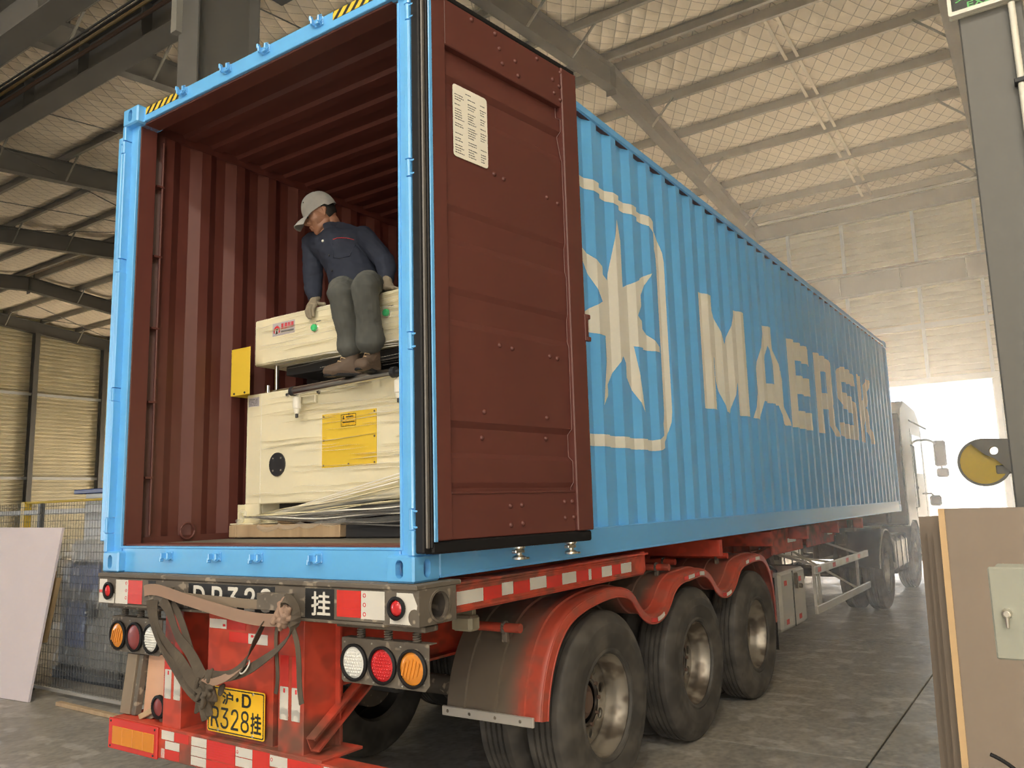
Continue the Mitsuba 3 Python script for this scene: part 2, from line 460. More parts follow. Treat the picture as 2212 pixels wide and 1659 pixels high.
# roof: quilted insulation in strips between the sheeting and the purlins
# dusty air lit by the doorway
scene['haze'] = {'type': 'cube', 'to_world': T().translate([4.9, 11.6, 4.4]).scale([6.9, 7.6, 4.3]), 'bsdf': {'type': 'null'},
                 'interior': {'type': 'homogeneous', 'albedo': 0.97, 'sigma_t': HAZE, 'phase': {'type': 'hg', 'g': 0.7}}}
tag('haze', 'bright dusty haze in the light of the doorway', kind='stuff')

ce = 'ceiling'
tag(ce, 'sloping roof lined with quilted insulation under wire netting', kind='structure')
purl = [0.22 + 1.5 * k for k in range(0, 6)] + [8.75]
SW = 1.22


def insul(x0, x1, yc, sgn):
    ds = np.linspace(0, 9.07, 55)
    pp = np.array(purl)
    g = []
    for x in np.linspace(x0, x1, 5):
        u = (x - x0) / (x1 - x0)
        row = []
        for d in ds:
            k = np.searchsorted(pp, d)
            if 0 < k < len(pp):
                t = (d - pp[k - 1]) / (pp[k] - pp[k - 1])
                sag = 0.13 * math.sin(math.pi * t) ** 0.7
            else:
                sag = 0.0
            row.append([x, yc + sgn * d, ZR + 0.24 - SL * d - sag - 0.012 * math.sin(math.pi * u) ** 0.5])
        g.append(row)
    m = sheet(g)
    if sgn > 0:
        m.invert()
    return m


nx = int((12.0 - XL) / SW)
for (yc, sgn, rng) in ((YR, 1, range(17, nx)), (YR, -1, range(0, nx)), (YR2, 1, range(8, nx)), (YR2, -1, range(8, nx))):
    if yc == YR and sgn == 1:
        rng = range(0, nx)
    for k in rng:
        put(ce, 'insulation_strip', insul(XL + k * SW, XL + (k + 1) * SW + 0.004, yc, sgn), 'quilt', smooth=True)
for (yc, sgn) in ((YR, 1), (YR, -1), (YR2, 1), (YR2, -1)):
    z0, z1 = ZR + 0.28, ZR + 0.28 - SL * 9.3
    put(ce, 'roof_sheet', ext(sg.Polygon([(0, z0), (sgn * 9.3 if sgn < 0 else 9.3, z1), (sgn * 9.3, z1 + 0.06), (0, z0 + 0.06)]) if False else sg.Polygon([(0, z0), (9.3, z1), (9.3, z1 + 0.06), (0, z0 + 0.06)]),
                              (XL, yc, 0) if sgn < 0 else (12.0, yc, 0), (12.0, yc, 0) if sgn < 0 else (XL, yc, 0)), 'light_grey')

# purlins: steel C sections on the rafters, one object each
cs = csec(0.20, 0.075)
for (yc, sgn) in ((YR, 1), (YR, -1), (YR2, 1), (YR2, -1)):
    for q, d in enumerate(purl):
        y = yc + sgn * d
        z = roof_z(y)
        if yc == YR2 and sgn < 0 and d > 4:
            continue
        nth = ('first', 'second', 'third', 'fourth', 'fifth', 'sixth', 'last')[q]
        side = 'far' if (yc == YR and sgn > 0) else 'near' if yc == YR else 'overhead'
        lab = {'far': f'grey steel roof purlin, {nth} from the ridge on the slope down to the doorway wall', 'near': f'grey steel roof purlin, {nth} from the ridge on the slope above the container',
               'overhead': f'grey steel roof purlin over the trailer rear, {nth} from the ridge, ' + ('far slope' if sgn > 0 else 'near slope')}[side]
        k = thing('roof_purlin', lab, 'purlin', 'steel purlins under the roof insulation')
        p = (XL + .1, y, z), (12.0, y, z)
        scene[k] = mikit.ply(ext(cs, *(p if sgn < 0 else p[::-1])), 'purlin')

# rafters: welded I beams, rising to the ridge and falling again
RH = 0.50
for q, x in enumerate(BAYS + [XL + .15]):
    if x > 9 or x < -32:
        continue
    where = {-2.05: 'above the container, passing over its right wall', 3.95: 'beside the grey column with the exit sign', XL + .15: 'against the left end wall'}.get(round(x, 2), None)
    k = thing('roof_rafter', 'dark grey steel roof rafter ' + where if where else 'dark grey steel roof rafter, ' + {-8.05: 'first', -14.05: 'second', -20.05: 'third', -26.05: 'fourth', -32.05: 'fifth'}.get(round(x, 2), 'last') + ' one left of the grey column behind the container', 'rafter', 'roof rafters')
    for (y0, y1) in ((YC, YR), (YR, YE), (YC, YR2)):
        a, b = (x, y0, roof_z(y0 + (0.001 if y1 > y0 else -0.001)) - RH / 2 - 0.01), (x, y1, ZR - RH / 2 - .01 if y1 in (YR, YR2) else roof_z(y1 - 0.001) - RH / 2 - .01)
        put(k, 'beam', ext(isec(RH, 0.22), a, b), 'steelwork')
    put(k, 'ridge_plate', box(x - .11, x + .11, YR - .012, YR + .012, ZR - RH - 0.12, ZR - 0.01), 'steelwork')
    for (yc, sgn) in ((YR, 1), (YR, -1)):
        for d in purl[1:6:2] if sgn > 0 else purl[1:6]:
            for s in ((1,) if x < 0 else (1, -1)):
                y = yc + sgn * d
                z = roof_z(y)
                put(k, 'fly_brace', bar((x + s * .09, y, z - RH + .02), (x + s * .62, y, z + .05), .035, .035), 'steelwork_light')
    for (yc, sgn) in ((YR, 1), (YR, -1)):
        for d in purl:
            y = yc + sgn * d
            put(k, 'cleat', box(x - .05, x + .05, y - .05 * sgn, y - .062 * sgn, roof_z(y) - .01, roof_z(y) + .17), 'steelwork')

# far wall with the doorway, gable wall on the left
def ribbed(z0, z1, pitch=0.165, dep=0.075):
    """profile (depth, z) of horizontal ribs"""
    pts = []
    z = z0
    while z < z1 - 1e-6:
        for f, d in ((0, 0), (0.46, 0), (0.52, dep), (0.93, dep)):
            if z + f * pitch <= z1:
                pts.append((d, z + f * pitch))
        z += pitch
    pts.append((0, z1))
    return pts


def panel(axis, at, a0, a1, z0, z1, face):
    """a ribbed sheet on the plane axis=at from a0 to a1; face = +1 or -1: the room side"""
    pr_ = ribbed(z0, z1)
    g = []
    for a in (a0, a1):
        g.append([(at - face * d, a, z) if axis == 'x' else (a, at - face * d, z) for d, z in pr_])
    return sheet(g)


DX0, DX1, DZ = -1.15, 3.55, 4.42
wb = 'wall_back'
tag(wb, 'far wall of cream horizontally ribbed cladding around the bright doorway', kind='structure')
posts = [-32.0, -28, -25, -20, -14, -8.0, -5.3, -3.2, DX0, 0.32, 2.12, DX1 + .02, 5.9, 8.2, 12.0]
for a0, a1 in zip(posts[:-1], posts[1:]):
    lo = DZ + .12 if (a0 >= DX0 - .01 and a1 <= DX1 + .05) or a0 == -28 else 0.0  # also leaves an added, unseen doorway that lights the left wall
    for z0, z1 in ((lo, 5.95), (5.95, 7.4), (7.4, 9.6)):
        if z1 > z0:
            put(wb, 'cladding_panel', panel('y', 20.2, a0, a1, z0, z1, -1), 'clad')
for a in posts:
    z0 = DZ + .1 if DX0 < a < DX1 else 0
    put(wb, 'post', bar((a, 20.12, z0), (a, 20.12, 9.5), .08, .10, up=(0, 1, 0)), 'light_grey')
put(wb, 'eaves_beam', ext(isec(0.42, .2), (XL, 20.0, 9.28), (12, 20.0, 9.28)), 'steelwork')
put(wb, 'girt', bar((XL, 20.1, 5.95), (12, 20.1, 5.95), .06, .14), 'light_grey')
put(wb, 'outer_skin', cat(box(XL, -28, 20.28, 20.34, 0, 9.7), box(-28, -25, 20.28, 20.34, DZ + .1, 9.7), box(-25, DX0, 20.28, 20.34, 0, 9.7), box(DX0, DX1, 20.28, 20.34, DZ + .1, 9.7), box(DX1, 12, 20.28, 20.34, 0, 9.7)), 'light_grey')
dk = 'door_1'
tag(dk, 'tall open doorway to the yard, blown out with daylight', kind='structure')
put(dk, 'lintel', box(DX0 - .15, DX1 + .15, 19.98, 20.34, DZ, DZ + .16, .01), 'light_grey')
put(dk, 'jamb', box(DX1, DX1 + .14, 19.98, 20.34, 0, DZ, .01), 'light_grey')
put(dk, 'jamb', box(DX0 - .14, DX0, 19.98, 20.34, 0, DZ, .01), 'light_grey')

put(ce, 'seam_strip', cat(*[ext(sg.box(-.03, -.01, .03, .01), (x, YR + .3, roof_z(YR + .3) + .06), (x, YE - .4, roof_z(YE - .4) + .06)) for x in (1.02,)]), 'seam')
put(ce, 'seam_strip', ext(sg.box(-.03, -.01, .03, .01), (1.24, YR + .3, roof_z(YR + .3) + .06), (1.24, YE - .4, roof_z(YE - .4) + .06)), 'seam')
wl = 'wall_left'
tag(wl, 'end wall of cream horizontally ribbed cladding with dark columns', kind='structure')
gy = [YR2, -2.6, YC, 5.0, 8.05, 11.1, 14.1, 17.1, 20.2]
for a0, a1 in zip(gy[:-1], gy[1:]):
    for z0, z1 in ((0, 3.4), (3.4, 7.0), (7.0, ZR + .1)):
        put(wl, 'cladding_panel', panel('x', XL, a0, a1, z0, z1, 1), 'clad')
for a in gy[1:]:
    put(wl, 'post', ext(isec(0.3, .2), (XL + .2, a, 0), (XL + .2, a, roof_z(a) - RH), up=(1, 0, 0)), 'steelwork')
for z in (3.4, 7.0):
    put(wl, 'girt', bar((XL + .06, YR2, z), (XL + .06, 20.1, z), .06, .12), 'light_grey')
put(wl, 'outer_skin', box(XL - .15, XL - .1, YR2, 20.3, 0, ZR + .2), 'light_grey')

wn = 'wall_near'
tag(wn, 'unseen side wall behind the camera with an added high opening that lets in light', kind='structure')
YN = YR2 - 9.1
put(wn, 'lower_cladding', box(XL, 12.0, YN - .1, YN, 0, NEAR_SILL), 'light_grey')  # the opening above is added to let in fill light
put(wn, 'blind_cladding', box(XL, NEAR_X, YN - .1, YN, NEAR_SILL, 9.1), 'light_grey')  # closes the left of that opening so the left hall stays darker
put(wn, 'upper_cladding', box(XL, 12.0, YN - .1, YN, 9.1, 9.8), 'light_grey')
for x in BAYS:
    put(wn, 'post', box(x - .12, x + .12, YN - .1, YN + .25, 0, 9.3), 'steelwork')

# added lamps, unseen behind the camera, to light the container rear from above
scene['added_lamp_glow'] = {'type': 'twosided', 'bsdf': {'type': 'diffuse', 'reflectance': {'type': 'rgb', 'value': [.8, .8, .8]}}}
for x in (1.5, 6.0, 10.5):
    for y in (-5.0, -10.5):
        k = thing('added_lamp', 'added unseen round lamp under the roof behind the camera, lighting the container rear', 'lamp', 'added lamps behind the camera')
        put(k, 'shade', lathe([(.06, .32), (.10, .30), (.33, .0), (.345, .0), (.12, .32), (.06, .34)], (x, y, 8.6), (0, 0, 1), 28), 'alu', smooth=40)
        put(k, 'stem', cyl((x, y, 8.9), (x, y, roof_z(y) + .1), .02, 8), 'steelwork')
        ring_ = lathe([(.0001, 0), (.31, 0)], (x, y, 8.62), (0, 0, 1), 28)
        if ring_.face_normals[:, 2].mean() > 0:
            ring_.invert()
        kk = put(k, 'light_disc', ring_, 'added_lamp_glow')
        scene[kk]['emitter'] = {'type': 'area', 'radiance': {'type': 'rgb', 'value': [ADDED_LAMP, ADDED_LAMP * .92, ADDED_LAMP * .78]}}

wr = 'wall_right'
tag(wr, 'right end wall of ribbed cladding', kind='structure')
put(wr, 'cladding_panel', panel('x', 12.0, YC - 12, 20.2, 0, ZR + .1, -1), 'clad')
put(wr, 'outer_skin', box(12.1, 12.15, YC - 12, 20.3, 0, ZR + .2), 'light_grey')

# crane runways
def runway(y, z, x0, x1, label, mat='steelwork', rail=True):
    k = thing('crane_runway_beam', label, 'crane beam')
    h = 0.56
    put(k, 'girder', ext(isec(h, 0.30, .018, .012), (x0, y, z - h / 2), (x1, y, z - h / 2)), mat)
    put(k, 'rail', box(x0, x1, y - .035, y + .035, z, z + .09), 'rust')
    for x in np.arange(x0 + .5, x1, 1.5):
        put(k, 'stiffener', box(x - .006, x + .006, y - .14, y + .14, z - h + .02, z - .02), mat)
    return k


r1 = runway(2.62, 8.12, XL + .3, -1.6, 'dark steel crane runway beam with a conductor bar, nearest the container')
for dz, rr, mm in ((-.10, .014, 'wire'), (-.24, .022, 'conductor'), (-.40, .026, 'rust')):
    put(r1, 'conductor_bar', cyl((XL + .3, 2.62 - .26 + .02 * dz, 8.12 + dz), (-2.3, 2.62 - .26, 8.12 + dz), rr, 10), mm)
runway(1.42, 7.86, XL + .3, 11.5, 'dull steel crane runway beam at the upper left corner, nearest the camera', 'steelwork')
runway(19.45, 7.42, XL + .3, 11.8, 'dark steel crane runway beam along the far wall above the doorway')

# columns of the valley line
def column(x, y, label, z1=9.3, w=0.30, d=0.62, mat='steelwork'):
    k = thing('steel_column', label, 'column')
    put(k, 'shaft', ext(isec(d, w, .016, .012), (x, y, 0), (x, y, z1), up=(0, 1, 0)), mat)
    put(k, 'base_plate', box(x - w / 2 - .06, x + w / 2 + .06, y - d / 2 - .06, y + d / 2 + .06, 0, .03, .004), mat)
    return k


c1 = column(-1.97, 2.05, 'dark grey H column behind the container carrying the crane brackets', 9.35, .32, .72)
put(c1, 'bracket', cat(bar((-1.97, 1.7, 7.25), (-1.97, 1.2, 7.25), .2, .22), bar((-1.97, 2.4, 7.5), (-1.97, 2.9, 7.5), .2, .22)), 'steelwork')
put(c1, 'collector_arm', cat(bar((-2.75, 2.05, 7.32), (-2.05, 1.86, 6.98), .08, .10), bar((-2.12, 1.66, 6.45), (-2.12, 1.66, 7.05), .09, .07)), 'steelwork_light')
for z in (7.12, 7.2, 7.28):
    put(c1, 'insulator', lathe([(.0, -.03), (.05, -.025), (.06, 0), (.05, .025), (0, .03)], (-2.25, 1.8, z), (0, 0, 1), 14), 'light_grey', smooth=True)
for x in (-8.05, -14.05, -20.05, -26.05):
    k = column(x, 2.05, 'dark grey H column of the row left of the container', 9.35, .32, .72)
    tag(k, group='columns left of the container')
c2 = thing('steel_column', 'wide grey column under the exit sign at the right edge', 'column')
put(c2, 'shaft', box(4.57, 4.865, 1.98, 2.42, 0, 9.35, .008), 'column_grey')
k = thing('conduit_pipe', 'pale conduit pipe running up the right side of the exit sign column', 'pipe')
put(k, 'pipe', cyl((4.815, 1.945, 1.9), (4.815, 1.945, 4.18), .016, 12), 'sign_white', smooth=True)
for z in (2.8, 3.75):
    put(k, 'clip', box(4.785, 4.845, 1.92, 1.98, z - .012, z + .012, .003), 'dark')

# exit sign
k = thing('exit_sign', 'white framed exit sign with green lettering high on the grey column', 'sign')
a = math.radians(0)
SO, SX, SZ = np.array([4.53, 1.955, 4.198]), np.array([1, 0, 0.0]), np.array([0, 0, 1.0])
put(k, 'frame', cat(*[flat(rrect(0, 0, .345, .155, .012).difference(rrect(.018, .022, .327, .138, .006)), SO, SX, SZ, .03), box(SO[0], SO[0] + .345, 1.955, 1.985, SO[2], SO[2] + .155, .006)]), 'sign_white')
put(k, 'face', flat(rrect(.016, .02, .329, .14, .004), SO + [0, -.001, 0], SX, SZ, .004), 'sign_black')
for i, ch in enumerate('安全出口'):
    g = glyph(ch, .052, .056)
    put(k, 'character', flat(sa.translate(g, .035 + i * .07, .078), SO + [0, -.005, 0], SX, SZ, .0015), 'sign_green')
put(k, 'lettering', text('EXIT', .030, SO + [.085, -.005, .035], SX, SZ, .0015, True, 1.5), 'sign_green')

# ------------------------------------------------------------------ shipping container (origin: rear left bottom corner)
ZC = 1.385
CW, CH, CL = 2.438, 2.896, 12.192
ct = thing('shipping_container', 'tall blue shipping container with a white star and letters, on the red trailer', 'shipping container')


def cz(m):
    m = m if isinstance(m, trimesh.Trimesh) else cat(m)
    m = m.copy()
    m.apply_translation([0, 0, ZC])
    return m


def cput(name, mesh, mat, label=None, smooth=False, parent=None, kind=None):
    return put(parent or ct, name, cz(mesh), mat, label, smooth, kind)


def man_box(x0, x1, y0, y1, z0, z1):
    return m3.Manifold.cube([x1 - x0, y1 - y0, z1 - z0]).translate([x0, y0, z0])


def slot(c, axis, length, width, depth):
    """stadium-shaped cutter through axis 'x' or 'y' (long side along z) or 'z' (long side along y)"""
    r = width / 2
    n = 20
    if axis == 'z':
        a = [m3.Manifold.cylinder(depth, r, r, n, True).translate([0, s * (length / 2 - r), 0]) for s in (-1, 1)]
    else:
        a = [m3.Manifold.cylinder(depth, r, r, n, True).rotate([90, 0, 0] if axis == 'y' else [0, 90, 0]).translate([0, 0, s * (length / 2 - r)]) for s in (-1, 1)]
    return m3.Manifold.batch_hull(a).translate(list(c))


def casting(right, front, top):
    x0 = CW - .162 if right else 0
    y0 = CL - .178 if front else 0
    z0 = CH - .118 if top else 0
    c = tm(m3.Manifold(m3.Mesh(*(lambda b: (b.vertices.astype(np.float32), b.faces.astype(np.uint32)))(box(x0, x0 + .162, y0, y0 + .178, z0, z0 + .118, .008)))) if False else box(x0, x0 + .162, y0, y0 + .178, z0, z0 + .118, .009)) if False else None
    b = box(x0, x0 + .162, y0, y0 + .178, z0, z0 + .118, .009)
    m = m3.Manifold(m3.Mesh(np.asarray(b.vertices, np.float32), np.asarray(b.faces, np.uint32)))
    m = m - man_box(x0 + .03, x0 + .132, y0 + .03, y0 + .148, z0 + .028, z0 + .090)
    m = m - slot((x0 + .081, y0 if not front else y0 + .178, z0 + .059), 'y', .079, .044, .09)
    m = m - slot((x0 + .162 if right else x0, y0 + .089, z0 + .059), 'x', .079, .044, .09)
    m = m - slot((x0 + .081, y0 + .089, z0 + .118 if top else z0), 'z', .124, .063, .09)
    return tm(m)


for r in (0, 1):
    for f in (0, 1):
        for t_ in (0, 1):
            cput('corner_casting', casting(r, f, t_), 'blue')

# rear frame: posts, header, sill
REC = .048                                              # header, sill and door plane lie this far behind the castings


def zprism(P, z0, z1):
    m = trimesh.creation.extrude_polygon(sg.Polygon(P).buffer(-.003).buffer(.003, quad_segs=3), z1 - z0, engine='earcut')
    m.apply_translation([0, 0, z0])
    return m


for side in (0, 1):
    X = (lambda d: CW - d) if side else (lambda d: d)
    s_ = -1 if side else 1
    pk_ = cput('rear_post', [zprism([(X(.001), REC), (X(.112), REC), (X(.112), REC + .012), (X(.055), REC + .014), (X(.055), .172), (X(.001), .172)], .118, CH - .118), zprism([(X(.100), REC - .007), (X(.114), REC - .007), (X(.114), REC + .01), (X(.100), REC + .01)], .140, CH - .15)], 'blue')
    cuts = [.118, .222, .318, 1.012, 1.098, 1.820, 1.912, 2.600, 2.690, CH - .118]
    for a_, b_ in zip(cuts[::2], cuts[1::2]):
        cput('post_lip', zprism([(X(.000), .008), (X(.008), .0), (X(.030), .0), (X(.034), .006), (X(.034), REC + .002), (X(.000), REC + .002)], a_, b_), 'blue', parent=pk_, smooth=30)
    for a_, b_ in zip(cuts[1::2], cuts[2::2]):
        h = cput('hinge', zprism([(X(.002), .012), (X(.026), .012), (X(.026), REC + .002), (X(.002), REC + .002)], a_ + .003, b_ - .003), 'blue')
        cput('hinge_pin', cyl((X(.014), .010, a_ + .006), (X(.014), .010, b_ - .006), .0125, 14), 'blue', smooth=40, parent=h)
        for z in (a_ + .010, b_ - .018):
            cput('lug', box(X(-.022), X(.010), .004, REC, z, z + .009, .002), 'blue', parent=h)
cput('door_header', cat(box(.10, CW - .10, REC, .16, CH - .092, CH - .008, .006), box(.10, CW - .10, REC - .006, REC + .03, CH - .107, CH - .088, .003)), 'blue')
cput('door_sill', cat(box(.12, CW - .12, REC, .16, -.004, .140, .006), box(.10, CW - .10, REC - .004, .17, .134, .147, .004)), 'blue')
cput('threshold', box(.10, CW - .10, REC + .03, .24, .145, .157, .003), 'brown')
cput('header_lining', box(.10, CW - .10, REC + .012, .165, CH - .118, CH - .092, .003), 'brown')

# hazard stripes on the header
for x0, x1 in ((.177, .525), (1.875, 2.225)):
    st = sg.box(x0, CH - .062, x1, CH - .015)
    hk = cput('hazard_marking', flat(st, [0, REC, 0], [1, 0, 0], [0, 0, 1], .0012), 'black')
    for i in range(-1, 8):
        s0 = x0 + i * .062 - .03
        q = sg.Polygon([(s0, CH - .062), (s0 + .034, CH - .062), (s0 + .078, CH - .015), (s0 + .044, CH - .015)]).intersection(st)
        if q.area > 1e-5:
            cput('stripe', flat(q, [0, REC - .0012, 0], [1, 0, 0], [0, 0, 1], .0012), 'yellow', parent=hk)

# cam keepers on header and sill
def keeper(x, z, top):
    s = 1 if top else -1
    w = .032 if top else .034
    ms = [box(x - w, x + w, .004, .014, z - .024, z + .024, .003), box(x - w, x - w + .010, -.026, .008, z - .017, z + .017, .003), box(x + w - .010, x + w, -.026, .008, z - .017, z + .017, .003),
          box(x - w - .018, x - w + .006, -.010, .006, z - .009, z + .009, .003), box(x - w - .008, x - w + .004, -.028, -.004, z + s * .004, z + s * .032, .003), box(x - .010, x + .014, -.016, .008, z - .022, z - .010, .003)]
    loop = [(x + w * .2, -.012, z + .012), (x + w * .6, -.016, z + .020), (x + w + .012, -.014, z + .016), (x + w + .016, -.012, z - .012), (x + w * .8, -.014, z - .022), (x, -.014, z - .022)]
    ms.append(path_tube(loop, .0028, 6))
    m = cat(ms)
    m.apply_translation([0, REC - .012, 0])
    return m


for x, z in ((.585, CH - .040), (1.008, CH - .040), (1.345, CH - .038), (1.772, CH - .036)):
    cput('cam_keeper', keeper(x, z, True), 'blue')
for x in (.598, 1.026, 1.362, 1.794):
    cput('cam_keeper', keeper(x, .097, False), 'blue')

# corrugated walls
PIT, DEP = .278, .036
YS = 1.582 - 5 * PIT
BR = [0, .068, .138, .206, .278]


def corr_y(y0, y1):
    pts, k = [], math.floor((y0 - YS) / PIT) - 1
    while YS + k * PIT < y1:
        for b, d in zip(BR[:4], (0, DEP, DEP, 0)):
            y = YS + k * PIT + b
            if y0 < y < y1:
                pts.append((y, d))
        k += 1

    def dep(y):
        f = (y - YS) % PIT
        return float(np.interp(f, BR, (0, DEP, DEP, 0, 0)))
    return [(y0, dep(y0))] + pts + [(y1, dep(y1))], dep


cy, cdep = corr_y(.17, CL - .17)


def wall_sheet(xf, z0, z1, flip):
    g = [[(xf(d), y, z0), (xf(d), y, z1)] for y, d in cy]
    m = sheet(g)
    if flip:
        m.invert()
    return m


WZ0, WZ1 = .165, 2.815
sp = {}
for side in (0, 1):
    X = (lambda d: CW - .012 - d) if side else (lambda d: .012 + d)
    I = (lambda d: CW - .018 - d) if side else (lambda d: .018 + d)
    sp[side] = cput('side_panel', wall_sheet(X, WZ0, WZ1, side == 0), 'blue')
    cput('inner_face', wall_sheet(I, WZ0 - .02, WZ1, side == 1), 'brown', parent=sp[side])
    x0, x1 = (CW - .060, CW - .002) if side else (.002, .060)
    cput('top_rail', box(x0, x1, .178, CL - .178, CH - .085, CH - .024, .008), 'blue')
    cput('bottom_rail', cat(box(x0 + (.02 if side else 0), x1 - (0 if side else .02), .178, CL - .178, .012, .165, .006), box(x0, x1, .178, CL - .178, .158, .170, .003), box(x0 - .02, x1 + (.003 if side else .02), .178, CL - .178, .008, .022, .003)), 'blue')
    xi = CW - .062 if side else .056
    cput('rail_lining', [box(CW - .062 if side else .016, CW - .016 if side else .062, .17, CL - .1, CH - .0885, CH - .0855), box(xi, xi + .006, .17, CL - .1, CH - .10, CH - .02), box(xi, xi + .006, .17, CL - .1, .125, .19)], 'brown')
    cput('front_post', box(CW - .11 if side else 0.004, CW - .004 if side else .11, CL - .10, CL - .006, .118, CH - .118, .012), 'blue')
    # inside corner post lining and lashing bar
    lx = CW - .07 if side else .07
    cput('corner_lining', cat(box(CW - .112 if side else .054, CW - .054 if side else .112, REC + .012, .172, .15, CH - .11, .004)), 'brown')
    cput('lashing_bar', cyl((CW - .085 if side else .085, .235, .2), (CW - .085 if side else .085, .235, CH - .16), .008, 10), 'brown', smooth=True)
    for z in (.55, 1.02, 1.49, 1.96, 2.43):
        cput('lashing_bracket', box(CW - .095 if side else .05, CW - .05 if side else .095, .19, .245, z - .006, z + .006), 'brown')
    ringp = [(0.05 * math.cos(a), .05 * math.sin(a)) for a in np.linspace(0, 2 * math.pi, 15)]
    for y in (.50, 2.2):
        cput('lashing_ring', path_tube([(CW - .075 if side else .075, y + p, .215 + q) for p, q in ringp], .007, 8), 'brown', smooth=True)

# roof: cross corrugations, floor, front wall
g = []
y = .12
while y < CL - .1:
    for d_, z in ((0, CH - .035), (.05, CH - .035), (.07, CH - .055), (.14, CH - .055), (.16, CH - .035)):
        g.append([(.05, y + d_, z), (CW - .05, y + d_, z)])
    y += .209
rs = sheet(g)
rk = cput('roof_panel', rs, 'blue')
rin = rs.copy()
rin.apply_translation([0, 0, -.005])
rin.invert()
cput('inner_face', rin, 'brown', parent=rk)
for i in range(8):
    cput('floor_plank', box(.06 + i * .29, .06 + i * .29 + .286, .20, CL - .12, .125, .150, .003), 'floor_ply')
g = []
x = .1
while x < CW - .12:
    for d_, yy in ((0, CL - .03), (.09, CL - .03), (.12, CL - .075), (.2, CL - .075), (.23, CL - .03)):
        g.append([(x + d_, yy, .15), (x + d_, yy, CH - .06)])
    x += .25
fw = sheet(g)
fk = cput('front_panel', fw, 'blue')
fin = fw.copy()
fin.apply_translation([0, -.005, 0])
cput('inner_face', fin, 'brown', parent=fk)
cput('front_rail', cat(box(.16, CW - .16, CL - .08, CL - .006, CH - .10, CH - .02, .006), box(.16, CW - .16, CL - .12, CL - .006, .01, .15, .006)), 'blue')
for yy in np.arange(.6, CL - .3, .6):
    cput('cross_member', box(.06, CW - .06, yy, yy + .05, .03, .120), 'blue')

# lettering and star painted over the corrugation
def painted(poly):
    ys = [p[0] for p in cy]
    out = []
    for a_, b_ in zip(ys[:-1], ys[1:]):
        if b_ - a_ < 1e-6:
            continue
        q = poly.intersection(sg.box(a_, WZ0, b_, WZ1))
        for h in getattr(q, 'geoms', [q]):
            if h.geom_type != 'Polygon' or h.area < 1e-7:
                continue
            v, f = trimesh.creation.triangulate_polygon(h, engine='earcut')
            da, db = cdep(a_ + 1e-6), cdep(b_ - 1e-6)
            d = da + (db - da) * (v[:, 0] - a_) / (b_ - a_)
            m = trimesh.Trimesh(np.c_[CW - .012 - d + .0022, v[:, 0], v[:, 1]], f, process=False)
            if len(m.faces) and m.face_normals[:, 0].mean() < 0:
                m.invert()
            out.append(m)
    return cat(out)


def ppoly(*pts):
    return sg.Polygon(pts)


ang = [math.pi / 2 - k * math.pi / 7 for k in range(14)]
star = ppoly(*[(2.10 + (.685 if k % 2 == 0 else .265) * math.cos(a_), 1.535 + (.685 if k % 2 == 0 else .265) * math.sin(a_)) for k, a_ in enumerate(ang)])
cput('white_star', painted(star), 'paint_white', 'white seven pointed star', parent=sp[1])
ring = rrect(1.30, .66, 2.88, 2.40, .30).difference(rrect(1.385, .735, 2.79, 2.325, .23))
cput('white_frame', painted(ring), 'paint_white', 'white rounded square line', parent=sp[1])
Z0, Z1 = 1.05, 2.03
LET = {
    'M': ppoly((3.545, Z0), (3.545, Z1), (3.84, Z1), (4.12, 1.57), (4.40, Z1), (4.69, Z1), (4.69, Z0), (4.44, Z0), (4.44, 1.50), (4.20, Z0), (4.04, Z0), (3.79, 1.50), (3.79, Z0)),
    'A': ppoly((4.80, Z0), (5.24, Z1), (5.51, Z1), (5.98, Z0), (5.72, Z0), (5.64, 1.24), (5.12, 1.24), (5.04, Z0)).difference(ppoly((5.21, 1.44), (5.56, 1.44), (5.38, 1.83))),
    'E': ppoly((6.08, Z0), (6.08, Z1), (7.01, Z1), (7.01, 1.82), (6.37, 1.82), (6.37, 1.65), (6.93, 1.65), (6.93, 1.44), (6.37, 1.44), (6.37, 1.25), (7.00, 1.25), (7.00, Z0)),
    'R': ppoly((7.16, Z0), (7.16, Z1), (7.85, Z1), (8.04, 1.96), (8.12, 1.80), (8.12, 1.62), (8.04, 1.48), (7.94, 1.43), (8.08, 1.25), (8.22, Z0), (7.92, Z0), (7.72, 1.36), (7.44, 1.36), (7.44, Z0)).difference(sg.box(7.44, 1.56, 7.83, 1.83)),
    'S': ppoly((8.36, Z0 + .04), (8.50, Z0), (9.10, Z0), (9.30, 1.06), (9.40, 1.18), (9.40, 1.46), (9.32, 1.58), (9.14, 1.64), (8.66, 1.68), (8.66, 1.82), (9.36, 1.82), (9.33, 1.98), (9.15, Z1), (8.62, Z1), (8.42, 1.97), (8.36, 1.86), (8.36, 1.62), (8.46, 1.50), (8.70, 1.45), (9.10, 1.41), (9.10, 1.25), (8.34, 1.25)),
    'K': ppoly((9.56, Z0), (9.56, Z1), (9.83, Z1), (9.83, 1.66), (10.18, Z1), (10.52, Z1), (10.10, 1.58), (10.56, Z0), (10.22, Z0), (9.92, 1.40), (9.83, 1.30), (9.83, Z0)),
}
for ch, q in LET.items():
    cput('white_letter', painted(q.buffer(0)), 'paint_white', f'white capital letter {ch}', parent=sp[1])
